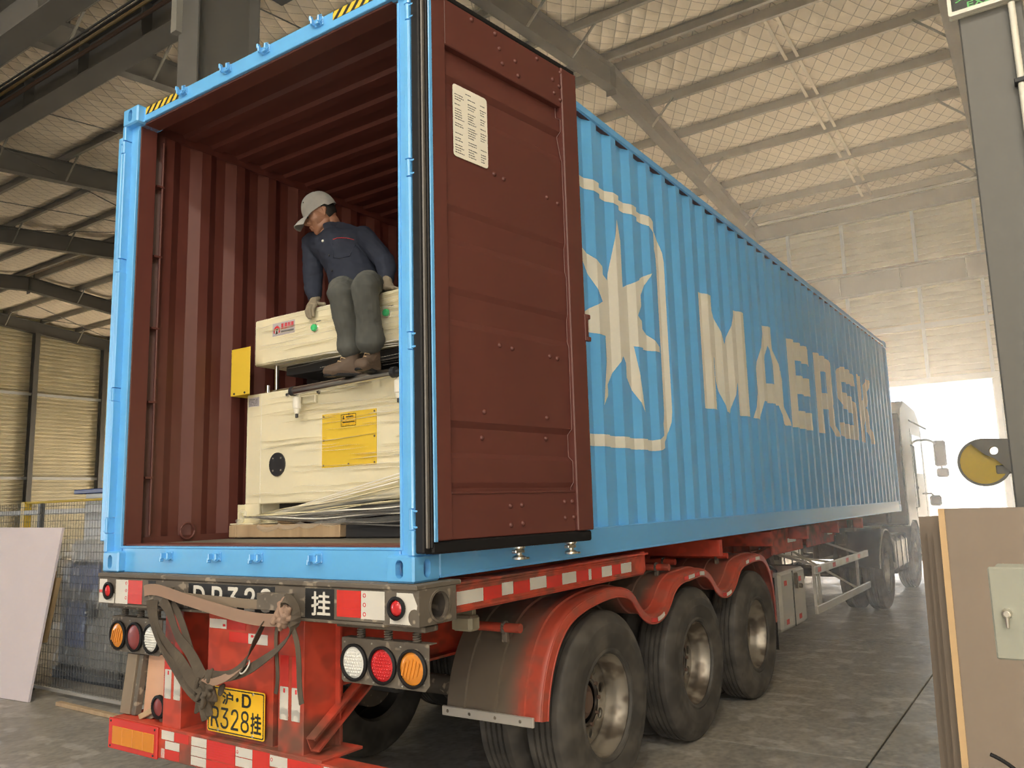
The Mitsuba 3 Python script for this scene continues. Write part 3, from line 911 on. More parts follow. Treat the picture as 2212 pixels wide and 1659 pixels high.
# shadow lips where the recesses meet the top rail
# door: the right leaf swung right round against the side, inner face outwards
HX, HY = CW + .060, 0.045
EX_, EY_ = 2.655, 1.165
dv = np.array([EX_ - HX, EY_ - HY, 0])
DWD = float(np.linalg.norm(dv))
du = dv / DWD
dn = np.array([du[1], -du[0], 0])                        # outwards, towards the camera side
Md = np.eye(4)
Md[:3, 0], Md[:3, 1], Md[:3, 2], Md[:3, 3] = du, [0, 0, 1], dn, [HX, HY, ZC + .175]
DH = 2.585


def dput(name, mesh, mat, label=None, smooth=False, parent=None):
    """mesh in door axes: x along the leaf from the hinge, y up, z towards the viewer"""
    m = (mesh if isinstance(mesh, trimesh.Trimesh) else cat(mesh)).copy()
    m.apply_transform(Md)
    return put(parent, name, m, mat, label, smooth)


dr_k = dput('door', box(.02, DWD - .002, .0, DH, -.046, -.040), 'blue', 'open door leaf folded back along the side', parent=ct)
dput('frame_member', box(0.015, .115, 0, DH, -.042, .018, .006), 'brown', parent=dr_k)
dput('frame_member', box(DWD - .135, DWD, 0, DH, -.042, .022, .006), 'brown', parent=dr_k)
dput('frame_member', box(.115, DWD - .135, DH - .24, DH, -.042, .012, .004), 'brown', parent=dr_k)
dput('frame_member', box(.115, DWD - .135, 0, .205, -.042, .006, .004), 'brown', parent=dr_k)
# panel with shallow horizontal ribs
prof = [(.20, -.02), (.225, -.02), (.25, -.006), (.36, -.006), (.385, -.03), (.50, -.03), (.53, -.004), (.97, -.004), (1.0, -.03), (1.12, -.03), (1.15, -.004), (1.36, -.004), (1.39, -.03), (1.52, -.03), (1.55, -.004), (2.02, -.004), (2.05, -.03), (2.17, -.03), (2.20, -.004), (2.27, -.004), (2.285, -.034), (2.37, -.034)]
prof = [(a_, b_ * (.75 if a_ < .55 or a_ > 2.1 else .35)) for a_, b_ in prof]
pm = sheet([[(.10, a_, b_) for a_, b_ in prof], [(DWD - .12, a_, b_) for a_, b_ in prof]])
dput('panel', pm, 'brown', parent=dr_k)
dput('lower_ledge', box(.115, DWD - .135, .198, .210, -.02, .012, .003), 'brown', parent=dr_k)
# weld bead along the free edge
bead = [(DWD - .137 + (0.0 if b_ > -.012 else -.012), a_, b_ + .006) for a_, b_ in prof]
dput('weld_seam', path_tube(bead, .003, 6), 'brown', parent=dr_k)
# gaskets all round
dput('gasket', cat(box(-.045, .012, -.05, DH + .02, -.05, .004, .006), box(-.012, .004, -.03, DH, .0, .020, .005)), 'rubber', parent=dr_k, label='black rubber door gasket')
dput('gasket_lip', box(-.034, -.012, -.03, DH, .002, .014, .005), 'rubber_grey', parent=dr_k)
dput('edge_trim', box(.003, .024, -.004, DH, -.02, .0225, .002), 'blue', parent=dr_k, label='blue painted edge of the leaf')
dput('gasket', cat(box(.0, DWD - .01, -.055, -.002, -.05, .014, .008)), 'rubber', parent=dr_k)
dput('gasket', box(.0, DWD, DH, DH + .03, -.05, .012, .006), 'rubber', parent=dr_k)
# rivets
rv = [(.50, DH - .10), (.62, DH - .12), (.52, DH - .175), (.64, DH - .195), (.93, DH - .10), (.985, DH - .12), (.94, DH - .175), (.99, DH - .20), (.45, 1.79), (.52, 1.785), (.86, 1.78), (.95, 1.77), (.46, .915), (.55, .91), (.84, .905), (.90, .90), (.345, .58), (.345, .46), (.80, .58), (.81, .475),
      (.50, .14), (.58, .142), (.50, .05), (.585, .055), (.91, .152), (.97, .152), (.91, .07), (.98, .072), (.30, DH - .03), (.47, DH - .03), (.80, DH - .03), (1.0, DH - .03)]
for x, y in rv:
    z = 0.006 if y < .2 else .012 if y > DH - .24 else np.interp(y, [p[0] for p in prof], [p[1] for p in prof])
    dput('rivet', trimesh.util.concatenate([lathe([(.0001, .011), (.008, .009), (.0125, .004), (.0135, -.002)], (x, y, z), (0, 0, 1), 10)]), 'brown', smooth=True, parent=dr_k)
# plate with printed table
PLX, PLY, PLW, PLH = .170, 1.80, .235, .37
pk = dput('data_sticker', flat(rrect(PLX, PLY, PLX + PLW, PLY + PLH, .018), [0, 0, .003], [1, 0, 0], [0, 1, 0], .0014), 'sign_white', 'white sticker with a printed table', parent=dr_k)
rng = random.Random(5)
yy = PLY + PLH - .030
for row in range(27):
    if row in (1, 7, 13, 19, 22):
        yy -= .0115
        continue
    segs = []
    x = PLX + .012
    blocks = [(.012, .075), (.10, .16), (.185, .228)] if row > 1 else [(.085, .13)]
    for b0, b1 in blocks:
        if row > 2 and rng.random() < .25:
            continue
        e = b0 + (b1 - b0) * rng.uniform(.55, 1)
        while b0 < e:
            w_ = rng.uniform(.006, .016)
            segs.append(sg.box(PLX + b0, yy, PLX + min(b0 + w_, e), yy + .0045))
            b0 += w_ + .0028
    if segs:
        dput('print_line', flat(so.unary_union(segs), [0, 0, .0044], [1, 0, 0], [0, 1, 0], .0006), 'print_grey', parent=pk)
    yy -= .0125
# handle lugs on the free edge, cam ends below
dput('handle_retainer', cat(box(DWD - .018, DWD + .012, 1.02, 1.17, .020, .032, .003), box(DWD - .005, DWD + .03, 1.02, 1.045, .012, .034, .003), box(DWD - .005, DWD + .03, 1.145, 1.17, .012, .034, .003)), 'brown', parent=dr_k)
for xx in (.58, .98):
    prf = [(.030, 0), (.030, -.008), (.014, -.016), (.014, -.040), (.034, -.050), (.034, -.060), (.0, -.062)]
    dput('lock_bar_cam', cat(lathe(prf, (xx, -.055, -.02), (0, 1, 0), 18), box(xx - .045, xx + .02, -.085, -.070, -.03, .0, .003), box(xx - .02, xx + .055, -.118, -.108, -.035, .0, .003)), 'chrome', 'bright metal cam end of a locking bar', smooth=30, parent=dr_k)
for xx in (.50, .92):
    dput('lock_bar', cat(cyl((xx, -.02, -.075), (xx, DH + .02, -.075), .017, 12), box(xx - .04, xx + .04, DH - .01, DH + .05, -.09, -.06, .005)), 'chrome', parent=dr_k, smooth=40)
# second leaf, folded back on the far side
d2 = put(ct, 'door', box(-.13, -.085, .05, 1.2, ZC + .175, ZC + .175 + DH, .005), 'blue', 'left door leaf folded back on the far side')

# ------------------------------------------------------------------ semi trailer
tr = thing('semi_trailer', 'red three axle container trailer with dirty mudguards under the blue container', 'trailer')
QX, QZ = [1, 0, 0], [0, 0, 1]


def tput(name, mesh, mat, label=None, smooth=False, parent=None, kind=None):
    return put(parent or tr, name, mesh if isinstance(mesh, trimesh.Trimesh) else cat(mesh), mat, label, smooth, kind)


def rear(poly, y, d=.0012):
    return flat(poly, [0, y, 0], QX, QZ, d)


# rear bolster
bol = tput('rear_bolster', [box(.20, 2.30, -.03, .21, 1.215, 1.362, .006), box(.03, 2.49, -.04, .26, 1.362, 1.383, .004), box(.2, 2.3, -.036, .2, 1.203, 1.216, .003)], 'grime')


def end_box(x0, x1):
    b = man_box(x0, x1, -.03, .215, 1.213, 1.363) - man_box(x0 + .02, x1 - .02, -.01, .195, 1.23, 1.345)
    c = m3.Manifold.cylinder(.6, .062, .062, 28, True).rotate([0, 90, 0]).translate([(x0 + x1) / 2, .10, 1.288])
    return tm(b - c)


tput('bolster_end', end_box(2.29, 2.495), 'grime', smooth=30)
tput('bolster_end', end_box(.028, .235), 'grime', smooth=30)
tput('hole_rim', lathe([(.060, -.004), (.070, -.004), (.070, .004), (.060, .004)], (2.497, .10, 1.288), (1, 0, 0), 28), 'grime')
for x0, x1 in ((.45, .75), (1.55, 1.78), (2.0, 2.2)):
    tput('deck_plate', box(x0, x1, -.03, .12, 1.383, 1.3845), 'grime')
# painted number and reflective stickers on the bolster
tput('black_patch', rear(sg.box(.532, 1.218, .60, 1.352), -.030), 'black')
tput('black_patch', rear(sg.box(.90, 1.22, 1.585, 1.350), -.030), 'black')
tput('black_patch', rear(sg.box(1.80, 1.22, 1.99, 1.352), -.030), 'black')
for ch, x in (('D', .93), ('R', 1.085), ('3', 1.215), ('2', 1.345), ('8', 1.465)):
    tput('painted_character', text(ch, .105, [x, -.0312, 1.232], QX, QZ, .0012, True, 1.12), 'old_white')
tput('painted_character', rear(sa.translate(glyph('挂', .108, .125), 1.842, 1.232), -.0312), 'old_white')
stk = [('tape_white', .040, .118, 1.290, 1.350), ('tape_red', .040, .118, 1.274, 1.290), ('old_white', .040, .200, 1.218, 1.272), ('tape_white', .211, .335, 1.218, 1.350), ('tape_red', .337, .475, 1.222, 1.350), ('tape_red', 2.008, 2.158, 1.235, 1.350), ('tape_white', 2.160, 2.300, 1.232, 1.352)]
for mt, x0, x1, z0, z1 in stk:
    tput('reflective_sticker', rear(sg.box(x0, z0, x1, z1), -.0302), mt)
for z in (1.272, 1.312):
    for x0, x1 in ((.337, .475), (2.008, 2.158)):
        tput('sticker_seam', rear(sg.box(x0, z - .001, x1, z + .001), -.0315, .0006), 'label_red')
for z in (1.252, 1.292, 1.332):
    for x in (2.18, .318):
        tput('sticker_print', rear(sg.Point(x, z).buffer(.009).difference(sg.Point(x, z).buffer(.006)), -.0315, .0006), 'label_red')
tput('chipped_paint', rear(sg.Polygon([(2.33, 1.22), (2.33, 1.35), (2.46, 1.35), (2.485, 1.30), (2.47, 1.22)]).difference(sg.Point(2.34, 1.345).buffer(.03)).difference(sg.Point(2.47, 1.25).buffer(.035)), -.0302, .0008), 'old_white')
for x in (.153, 2.378):
    lk = tput('marker_lamp', lathe([(.0, .004), (.030, .004), (.046, .010), (.050, .022), (.038, .026), (.034, .018)], (x, -.026, 1.287), (0, -1, 0), 24), 'rubber', smooth=40)
    tput('lens', lathe([(.0001, .026), (.016, .025), (.030, .018), (.034, .010)], (x, -.028, 1.287), (0, -1, 0), 20), 'lens_red', parent=lk, smooth=True)
# strap hooks on the bolster
for x0, x1 in ((.590, .772), (1.525, 1.722)):
    tput('strap_hook', [box(x0, x1, -.085, -.03, 1.318, 1.326, .002), box(x0, x1, -.088, -.080, 1.250, 1.326, .002), box(x0, x0 + .007, -.085, -.03, 1.25, 1.322), box(x1 - .007, x1, -.085, -.03, 1.25, 1.322)], 'grime')

# rear legs, centre plate and underrun bar
LEGZ = .60
for x0, x1 in ((.665, .825), (1.59, 1.765)):
    lg = tput('rear_leg', [box(x0, x1, -.004, .004, LEGZ, 1.215, .002), box(x1 - .010, x1, .0, .24, LEGZ, 1.215, .002), box(x0, x0 + .010, .0, .24, LEGZ, 1.215, .002), box(x1 - .004, x1 + .03, .19, .2, LEGZ, 1.21)], 'red')
    for q in (0, 1):
        xa = x0 + .012 + q * .082
        tput('reflective_sticker', rear(sg.box(xa, .895, xa + .058, 1.035), -.0042), 'tape_red', parent=lg)
        tput('reflective_sticker', rear(rrect(xa, .745, xa + .058, .893, .004), -.0042), 'tape_white', parent=lg)
        tput('sticker_print', rear(sg.box(xa + .024, .866, xa + .036, .886), -.0054, .0005), 'label_red', parent=lg)
        tput('worn_spot', rear(sg.Polygon([(xa, .747), (xa + .058, .747), (xa + .058, .79), (xa + .03, .80), (xa, .785)]).difference(sg.Point(xa + .029, .755).buffer(.018)), -.0054, .0005), 'alu', parent=lg)
cp = tput('centre_plate', [box(1.010, 1.525, .020, .030, .60, 1.21, .003), box(1.010, 1.025, .02, .2, .6, 1.21), box(1.51, 1.525, .02, .2, .6, 1.21)], 'red')
for mt, x0, x1, z0, z1 in (('tape_white', 1.018, 1.157, 1.124, 1.170), ('tape_red', 1.160, 1.31, 1.124, 1.170), ('tape_red', 1.18, 1.33, 1.064, 1.113), ('tape_white', 1.332, 1.478, 1.064, 1.113)):
    tput('reflective_sticker', rear(sg.box(x0, z0, x1, z1), .0192), mt, parent=cp)
for x, z in ((1.128, 1.135), (1.352, 1.095)):
    tput('sticker_print', rear(sg.box(x, z, x + .02, z + .012), .0180, .0005), 'label_red', parent=cp)
# number plate
np_k = tput('number_plate', flat(rrect(1.052, .628, 1.492, .848, .012), [0, .0, 0], QX, QZ, .003), 'plate_yellow', 'yellow number plate with black characters')
tput('plate_border', rear(rrect(1.058, .634, 1.486, .842, .010).difference(rrect(1.063, .639, 1.481, .837, .008)), -.003, .0008), 'black', parent=np_k)
tput('character', rear(sa.translate(glyph('沪', .062, .085), 1.168, .766), -.003, .001), 'black', parent=np_k)
tput('character', rear(sg.Point(1.285, .797).buffer(.010), -.003, .001), 'black', parent=np_k)
tput('character', text('D', .060, [1.312, -.003, .768], QX, QZ, .001, True, 1.35), 'black', parent=np_k)
for ch, x in (('R', 1.070), ('3', 1.150), ('2', 1.228), ('8', 1.306)):
    tput('character', text(ch, .098, [x, -.003, .652], QX, QZ, .001, False, .92), 'black', parent=np_k)
tput('character', rear(sa.translate(glyph('挂', .098, .078), 1.390, .652), -.003, .001), 'black', parent=np_k)
for x, z in ((1.14, .835), (1.405, .835), (1.14, .641), (1.405, .641)):
    tput('screw', lathe([(.0001, .004), (.006, .003), (.008, 0)], (x, -.003, z), (0, -1, 0), 10), 'chrome', parent=np_k)
# underrun bar
ub = tput('underrun_bar', [box(.205, 2.24, -.020, .09, .445, .592, .004), box(.22, 1.9, -.018, .24, .590, .604, .003)], 'red')
for mt, x0, x1, z0, z1 in (('tape_white', .690, .800, .545, .590), ('tape_red', .802, .925, .545, .590), ('tape_white', .725, .850, .50, .540), ('tape_red', .69, .85, .452, .498), ('tape_white', .69, .722, .452, .498),
                           ('tape_white', .950, 1.075, .548, .590), ('tape_red', 1.077, 1.300, .500, .590), ('tape_white', .950, 1.075, .500, .544), ('tape_white', .950, 1.075, .455, .496), ('tape_red', 1.077, 1.30, .452, .496), ('tape_white', 1.305, 1.43, .545, .588),
                           ('tape_white', 1.305, 1.43, .50, .541), ('tape_red', 1.432, 1.555, .50, .590), ('tape_white', 1.557, 1.68, .535, .585), ('tape_red', 1.68, 1.9, .50, .585), ('tape_white', 1.92, 2.05, .5, .585), ('tape_red', 2.06, 2.2, .5, .585)):
    tput('reflective_sticker', rear(sg.box(x0, z0, x1, z1), -.0202), mt, parent=ub)
for x0, x1, z0, z1 in ((.95, 1.075, .548, .59), (.95, 1.075, .5, .544), (.95, 1.075, .455, .496), (.69, .80, .545, .59), (1.077, 1.3, .5, .59)):
    for zz in np.arange(z0 + .009, z1 - .004, .012):
        tput('sticker_ridge', rear(sg.box(x0 + .003, zz, x1 - .003, zz + .0025), -.0214, .0008), 'old_white' if x0 != 1.077 else 'label_red', parent=ub)
for x in (1.318, 1.57):
    tput('sticker_print', rear(sg.Point(x, .565).buffer(.008).difference(sg.Point(x, .565).buffer(.0055)), -.0214, .0006), 'label_red', parent=ub)
rb = tput('reflector_board', box(.202, .668, -.032, -.020, .440, .600, .003), 'tape_red', 'red bordered board with amber reflector blocks', parent=ub)
for i in range(4):
    tput('amber_block', box(.245 + i * .100, .342 + i * .100, -.036, -.031, .468, .562, .002), 'lens_amber', parent=rb)
for x, z in ((.225, .585), (.645, .585), (.635, .455), (.225, .455)):
    tput('screw', lathe([(.0001, .004), (.005, .003), (.006, 0)], (x, -.032, z), (0, -1, 0), 8), 'dark', parent=rb)
ml = tput('round_reflector', lathe([(.0, .0), (.052, .0), (.062, .006), (.062, .020), (.048, .024), (.045, .016)], (.595, .03, .685), (0, -1, 0), 26), 'rubber', 'round red reflector on the underrun bar', smooth=40)
tput('lens', lathe([(.0001, .022), (.02, .021), (.045, .015)], (.595, .03, .685), (0, -1, 0), 24), 'lens_dull', parent=ml, smooth=True)
tput('stay', [bar((.595, .03, .63), (.595, .05, .59), .03, .012), bar((.40, .06, .595), (.72, .05, .70), .03, .03)], 'grime')
tput('diagonal_brace', ext(csec(.075, .05, .006, .012), (1.79, .02, .62), (1.70, .62, .93)), 'red')
tput('diagonal_brace', ext(csec(.075, .05, .006, .012), (.70, .24, .62), (.74, .72, .93)), 'red')

# rear lamp clusters
def lamp_box(x0, x1, order, dull):
    z0, z1, y = .935, 1.130, .060
    k = tput('lamp_bracket', [flat(sg.Polygon([(x0, z0 + .01), (x0 + .012, z0), (x1 - .025, z0), (x1, z0 + .025), (x1, z1), (x0, z1)]), [0, y, 0], QX, QZ, .004), box(x0, x1, y, y + .05, z1 - .004, z1, .001)], 'grime')
    w = (x1 - x0) / 3
    for i, mt in enumerate(order):
        x = x0 + w * (i + .5)
        h = tput('lamp_housing', lathe([(.0, .0), (.066, .0), (.080, .006), (.082, .018), (.072, .024), (.068, .014)], (x, y - .002, 1.026), (0, -1, 0), 32), 'rubber', parent=k, smooth=40)
        prof = [(.0001, .022), (.03, .0215), (.052, .019), (.068, .012)]
        if i == 2 - (x0 < 1) * 2 and False:
            prof = prof
        tput('lens', lathe(prof, (x, y - .002, 1.026), (0, -1, 0), 32), mt, parent=h, smooth=True)
        if mt != 'lens_dull':
            dots = []
            if mt == 'lens_amber':
                for q in range(-2, 3):
                    L = .045 - abs(q) * .008
                    dots.append(bar((x + q * .020 - L * .30, y - .026, 1.026 - L), (x + q * .020 + L * .30, y - .026, 1.026 + L), .010, .006, up=(0, -1, 0), c=.002))
            else:
                for a_ in range(-4, 5):
                    for b_ in range(-4, 5):
                        px, pz = a_ * .0145 + (b_ % 2) * .007, b_ * .0135
                        if math.hypot(px, pz) < .058:
                            dots.append(lathe([(.0001, .0045), (.004, .003), (.0058, -.002)], (x + px, y - .024 + .004 * (math.hypot(px, pz) / .06) ** 2, 1.026 + pz), (0, -1, 0), 8))
            tput('lens_facets', dots, mt, parent=h, smooth=True, kind='stuff')
    for x, z in ((x0 + .02, z1 - .02), (x0 + .19, z1 - .018), (x1 - .16, z1 - .02), (x1 - .02, z1 - .06), (x0 + .02, z0 + .02), (x0 + .2, z0 + .012), (x1 - .15, z0 + .012), (x1 - .03, z0 + .03)):
        tput('bolt', lathe([(.0001, .004), (.004, .003), (.005, 0)], (x, y - .004, z), (0, -1, 0), 8), 'chrome', parent=k)
    tput('hanger_rail', box(x0 - .01, x1 + .0, .03, .12, 1.180, 1.205, .004), 'grime', parent=k)
    for f in (.2, .52, .84):
        xx = x0 + f * (x1 - x0)
        tput('spring_mount', path_tube([(xx + .016 * math.cos(t), .075 + .016 * math.sin(t), 1.128 + .054 * t / 31.4) for t in np.linspace(0, 31.4, 60)], .0045, 6), 'grime', parent=k, smooth=True)
        tput('bolt_shank', cyl((xx, .075, 1.128), (xx, .075, 1.183), .013, 10), 'grime', parent=k)


lamp_box(1.950, 2.472, ('lens_clear', 'lens_red', 'lens_amber'), False)
lamp_box(.034, .540, ('lens_amber', 'lens_dull', 'lens_clear'), True)

# chassis
for x in (.76, 1.68):
    tput('chassis_beam', ext(isec(.34, .14, .014, .01), (x, .2, 1.03), (x, 6.2, 1.03)), 'red')
    tput('chassis_beam', ext(isec(.22, .14, .014, .01), (x, 6.1, 1.19), (x, 12.1, 1.19)), 'red')
    tput('transition_plate', flat(sg.Polygon([(6.0, .86), (6.2, .86), (7.6, 1.10), (7.6, 1.29), (6.0, 1.29)]), [x + .005, 0, 0], [0, 1, 0], QZ, .012), 'red')
tput('cross_plate', box(1.76, 2.10, .38, .39, .93, 1.20), 'red')
tput('cross_plate', box(.34, .70, .38, .39, .93, 1.20), 'red')
for y in (.5, 2.3, 3.75, 5.1, 6.4, 7.8, 9.2):
    tput('outrigger', [box(.05, 2.40, y - .035, y + .035, 1.235, 1.370, .004), box(.7, 1.75, y - .03, y + .03, 1.0, 1.24)], 'red')
for s, xo in ((1, 2.44), (0, .0)):
    x0, x1 = (2.36, 2.44) if s else (-.005, .075)
    rl = tput('side_rail', [box(x0, x1, .222, 2.225, 1.228, 1.352, .004), box(x0 - .06 if s else x0, x1 + .012 if s else x1 + .06, .215, 2.28, 1.352, 1.364, .003)], 'red')
    if s:
        yy = .285
        for mt, w_, dz in (('tape_white', .20, .0), ('tape_red', .145, .0), ('tape_white', .095, .006), ('tape_red', .145, .0), ('tape_white', .155, .006), ('tape_red', .155, -.002), ('tape_white', .150, .002), ('tape_red', .135, 0), ('tape_white', .03, 0), ('tape_red', .12, 0), ('tape_white', .125, 0), ('tape_red', .115, 0), ('tape_white', .14, 0)):
            tput('reflective_sticker', flat(sg.box(yy, 1.262 + dz, yy + w_, 1.322 + dz), [2.4402, 0, 0], [0, 1, 0], QZ, .0012), mt, parent=rl)
            yy += w_ + .004
        for zz in (1.243, 1.345):
            tput('edge_lip', box(2.438, 2.446, .23, 2.22, zz - .006, zz + .006, .002), 'red', parent=rl)
for y0, y1 in ((5.75, 6.9), (7.1, 8.4)):
    tput('side_plate', box(2.18, 2.20, y0, y1, 1.10, 1.355, .004), 'red')
    tput('side_plate', box(.24, .26, y0, y1, 1.10, 1.355, .004), 'red')
tput('reflective_sticker', flat(sg.box(6.30, 1.20, 6.62, 1.245), [2.2005, 0, 0], [0, 1, 0], QZ, .0012), 'tape_white')
tput('reflective_sticker', flat(sg.box(8.05, 1.20, 8.30, 1.245), [2.2005, 0, 0], [0, 1, 0], QZ, .0012), 'tape_white')
for (a_, b_) in (((1.75, 5.6, .92), (2.15, 6.6, 1.22)), ((1.75, 6.0, 1.0), (2.2, 5.3, .98)), ((1.72, 5.4, .93), (2.28, 5.4, .93)), ((.69, 5.6, .92), (.29, 6.6, 1.22))):
    tput('strut', bar(a_, b_, .07, .10), 'red')
for y in (9.4, 9.65):
    tput('landing_gear', [box(2.0, 2.13, y - .06, y + .06, .75, 1.32, .006)], 'grime') if y < 9.5 else None
tput('twist_lock', [cyl((2.3, 8.9, 1.24), (2.3, 8.9, 1.36), .04, 12), box(2.24, 2.36, 8.84, 8.96, 1.2, 1.25)], 'grime')

# axles, brakes, suspension
WY = [1.70, 3.07, 4.44]
for y in WY:
    ax = tput('axle', cyl((.30, y, .53), (2.14, y, .53), .065, 16), 'grime', smooth=40)
    for x in (.72, 1.72):
        tput('leaf_spring', path_tube([(x, y - .5, .70), (x, y - .25, .66), (x, y, .645), (x, y + .25, .66), (x, y + .5, .70)], [.025, .035, .05, .035, .025], 8), 'grime', parent=ax)
        tput('brake_chamber', lathe([(.0, 0), (.07, .0), (.085, .05), (.085, .11), (.06, .15), (0, .16)], (x + (.12 if x < 1.2 else -.12), y - .22, .62), (0, -.5, .6), 16), 'dark', parent=ax, smooth=40)
        tput('hanger', box(x - .05, x + .05, y + .58, y + .78, .66, .90, .01), 'grime', parent=ax)
    for x0 in (.30, 1.90):
        tput('brake_drum', cyl((x0, y, .53), (x0 + .24, y, .53), .21, 28), 'grime', parent=ax, smooth=40)
tput('air_valve', [cyl((1.95, .42, .86), (1.95, .42, .96), .028, 12), cyl((1.95, .42, .83), (1.95, .42, .86), .012, 8), box(1.78, 2.1, .38, .46, .95, .98, .005)], 'grime')
tput('air_tank', lathe([(.0, 0), (.08, .02), (.12, .06), (.12, .68), (.08, .73), (0, .74)], (1.86, .60, .88), (-1, 0, 0), 24), 'dark', smooth=40)


def tyre(w, R, grooves, rib, n=96, zig=False):
    """tyre cross section turned about x: t from 0 (inner wall) to w (outer wall)"""
    p = [(.285, w * .16), (.300, w * .05), (.340, .012), (.400, -.004), (.455, .0), (.490, .012), (R - .022, .026), (R - .006, .040), (R, .052)]
    g0, g1 = .052, w - .052
    for q in range(grooves):
        c = g0 + (g1 - g0) * (q + 1) / (grooves + 1)
        p += [(R + .002, c - .007), (R - .014, c - .005), (R - .014, c + .005), (R + .002, c + .007)]
    p += [(R, w - .052), (R - .006, w - .040), (R - .022, w - .026), (.490, w - .012), (.470, w - .006), (.462, w - .002), (.455, w - .0005), (.410, w + .004), (.400, w + .006), (.345, w - .004), (.318, w - .014), (.304, w - .008), (.292, w - .014), (.285, w - .03)]
    return p


def rim_outer(flip):
    """dual disc wheel: deep dish on the outside"""
    return [(.302, .0), (.306, -.006), (.298, -.014), (.288, -.020), (.284, -.045), (.272, -.080), (.262, -.11), (.258, -.165), (.243, -.185), (.215, -.182), (.150, -.150), (.138, -.148)]


def wheel(side, y, inner, z=.53, R=.532, xo=2.445, parent=None, nm='wheel', dirt='tyre', gro=4):
    s = 1 if side else -1
    xc = 1.219
    x_out = xc + s * (xo - xc - (.325 if inner else 0))
    w = .285
    par = parent
    k = put(par, nm, lathe(tyre(w, R, gro, 0), (x_out - s * w, y, z), (s, 0, 0), 72), 'tyre', smooth=35)
    if not inner:
        put(k, 'rim', lathe(rim_outer(0), (x_out - .018 * s, y, z), (s, 0, 0), 56), 'rim', smooth=35)
        # disc with hand holes
        disc = sg.Point(0, 0).buffer(.245, quad_segs=24).difference(sg.Point(0, 0).buffer(.125, quad_segs=16))
        for q in range(8):
            a_ = q * math.pi / 4 + .25
            disc = disc.difference(sg.Point(.192 * math.cos(a_), .192 * math.sin(a_)).buffer(.031, quad_segs=8))
        put(k, 'disc', flat(disc, [x_out - .185 * s, y, z], [0, 1, 0], [0, 0, 1], .012 * s) if s > 0 else flat(disc, [x_out - .185 * s - .012, y, z], [0, 1, 0], [0, 0, 1], .012), 'rim')
        put(k, 'hub', lathe([(.0, -.135), (.060, -.138), (.070, -.150), (.098, -.162), (.104, -.172), (.104, -.19)], (x_out - .02 * s, y, z), (s, 0, 0), 28), 'rust', smooth=35)
        for q in range(10):
            a_ = q * math.pi / 5
            c0 = np.array([x_out - .175 * s, y + .1425 * math.cos(a_), z + .1425 * math.sin(a_)])
            put(k, 'wheel_nut', cyl(c0, c0 + [.018 * s, 0, 0], .012, 6), 'rust')
    return k


for y in WY:
    for side in (1, 0):
        for inner in (False, True):
            wheel(side, y, inner, parent=tr)

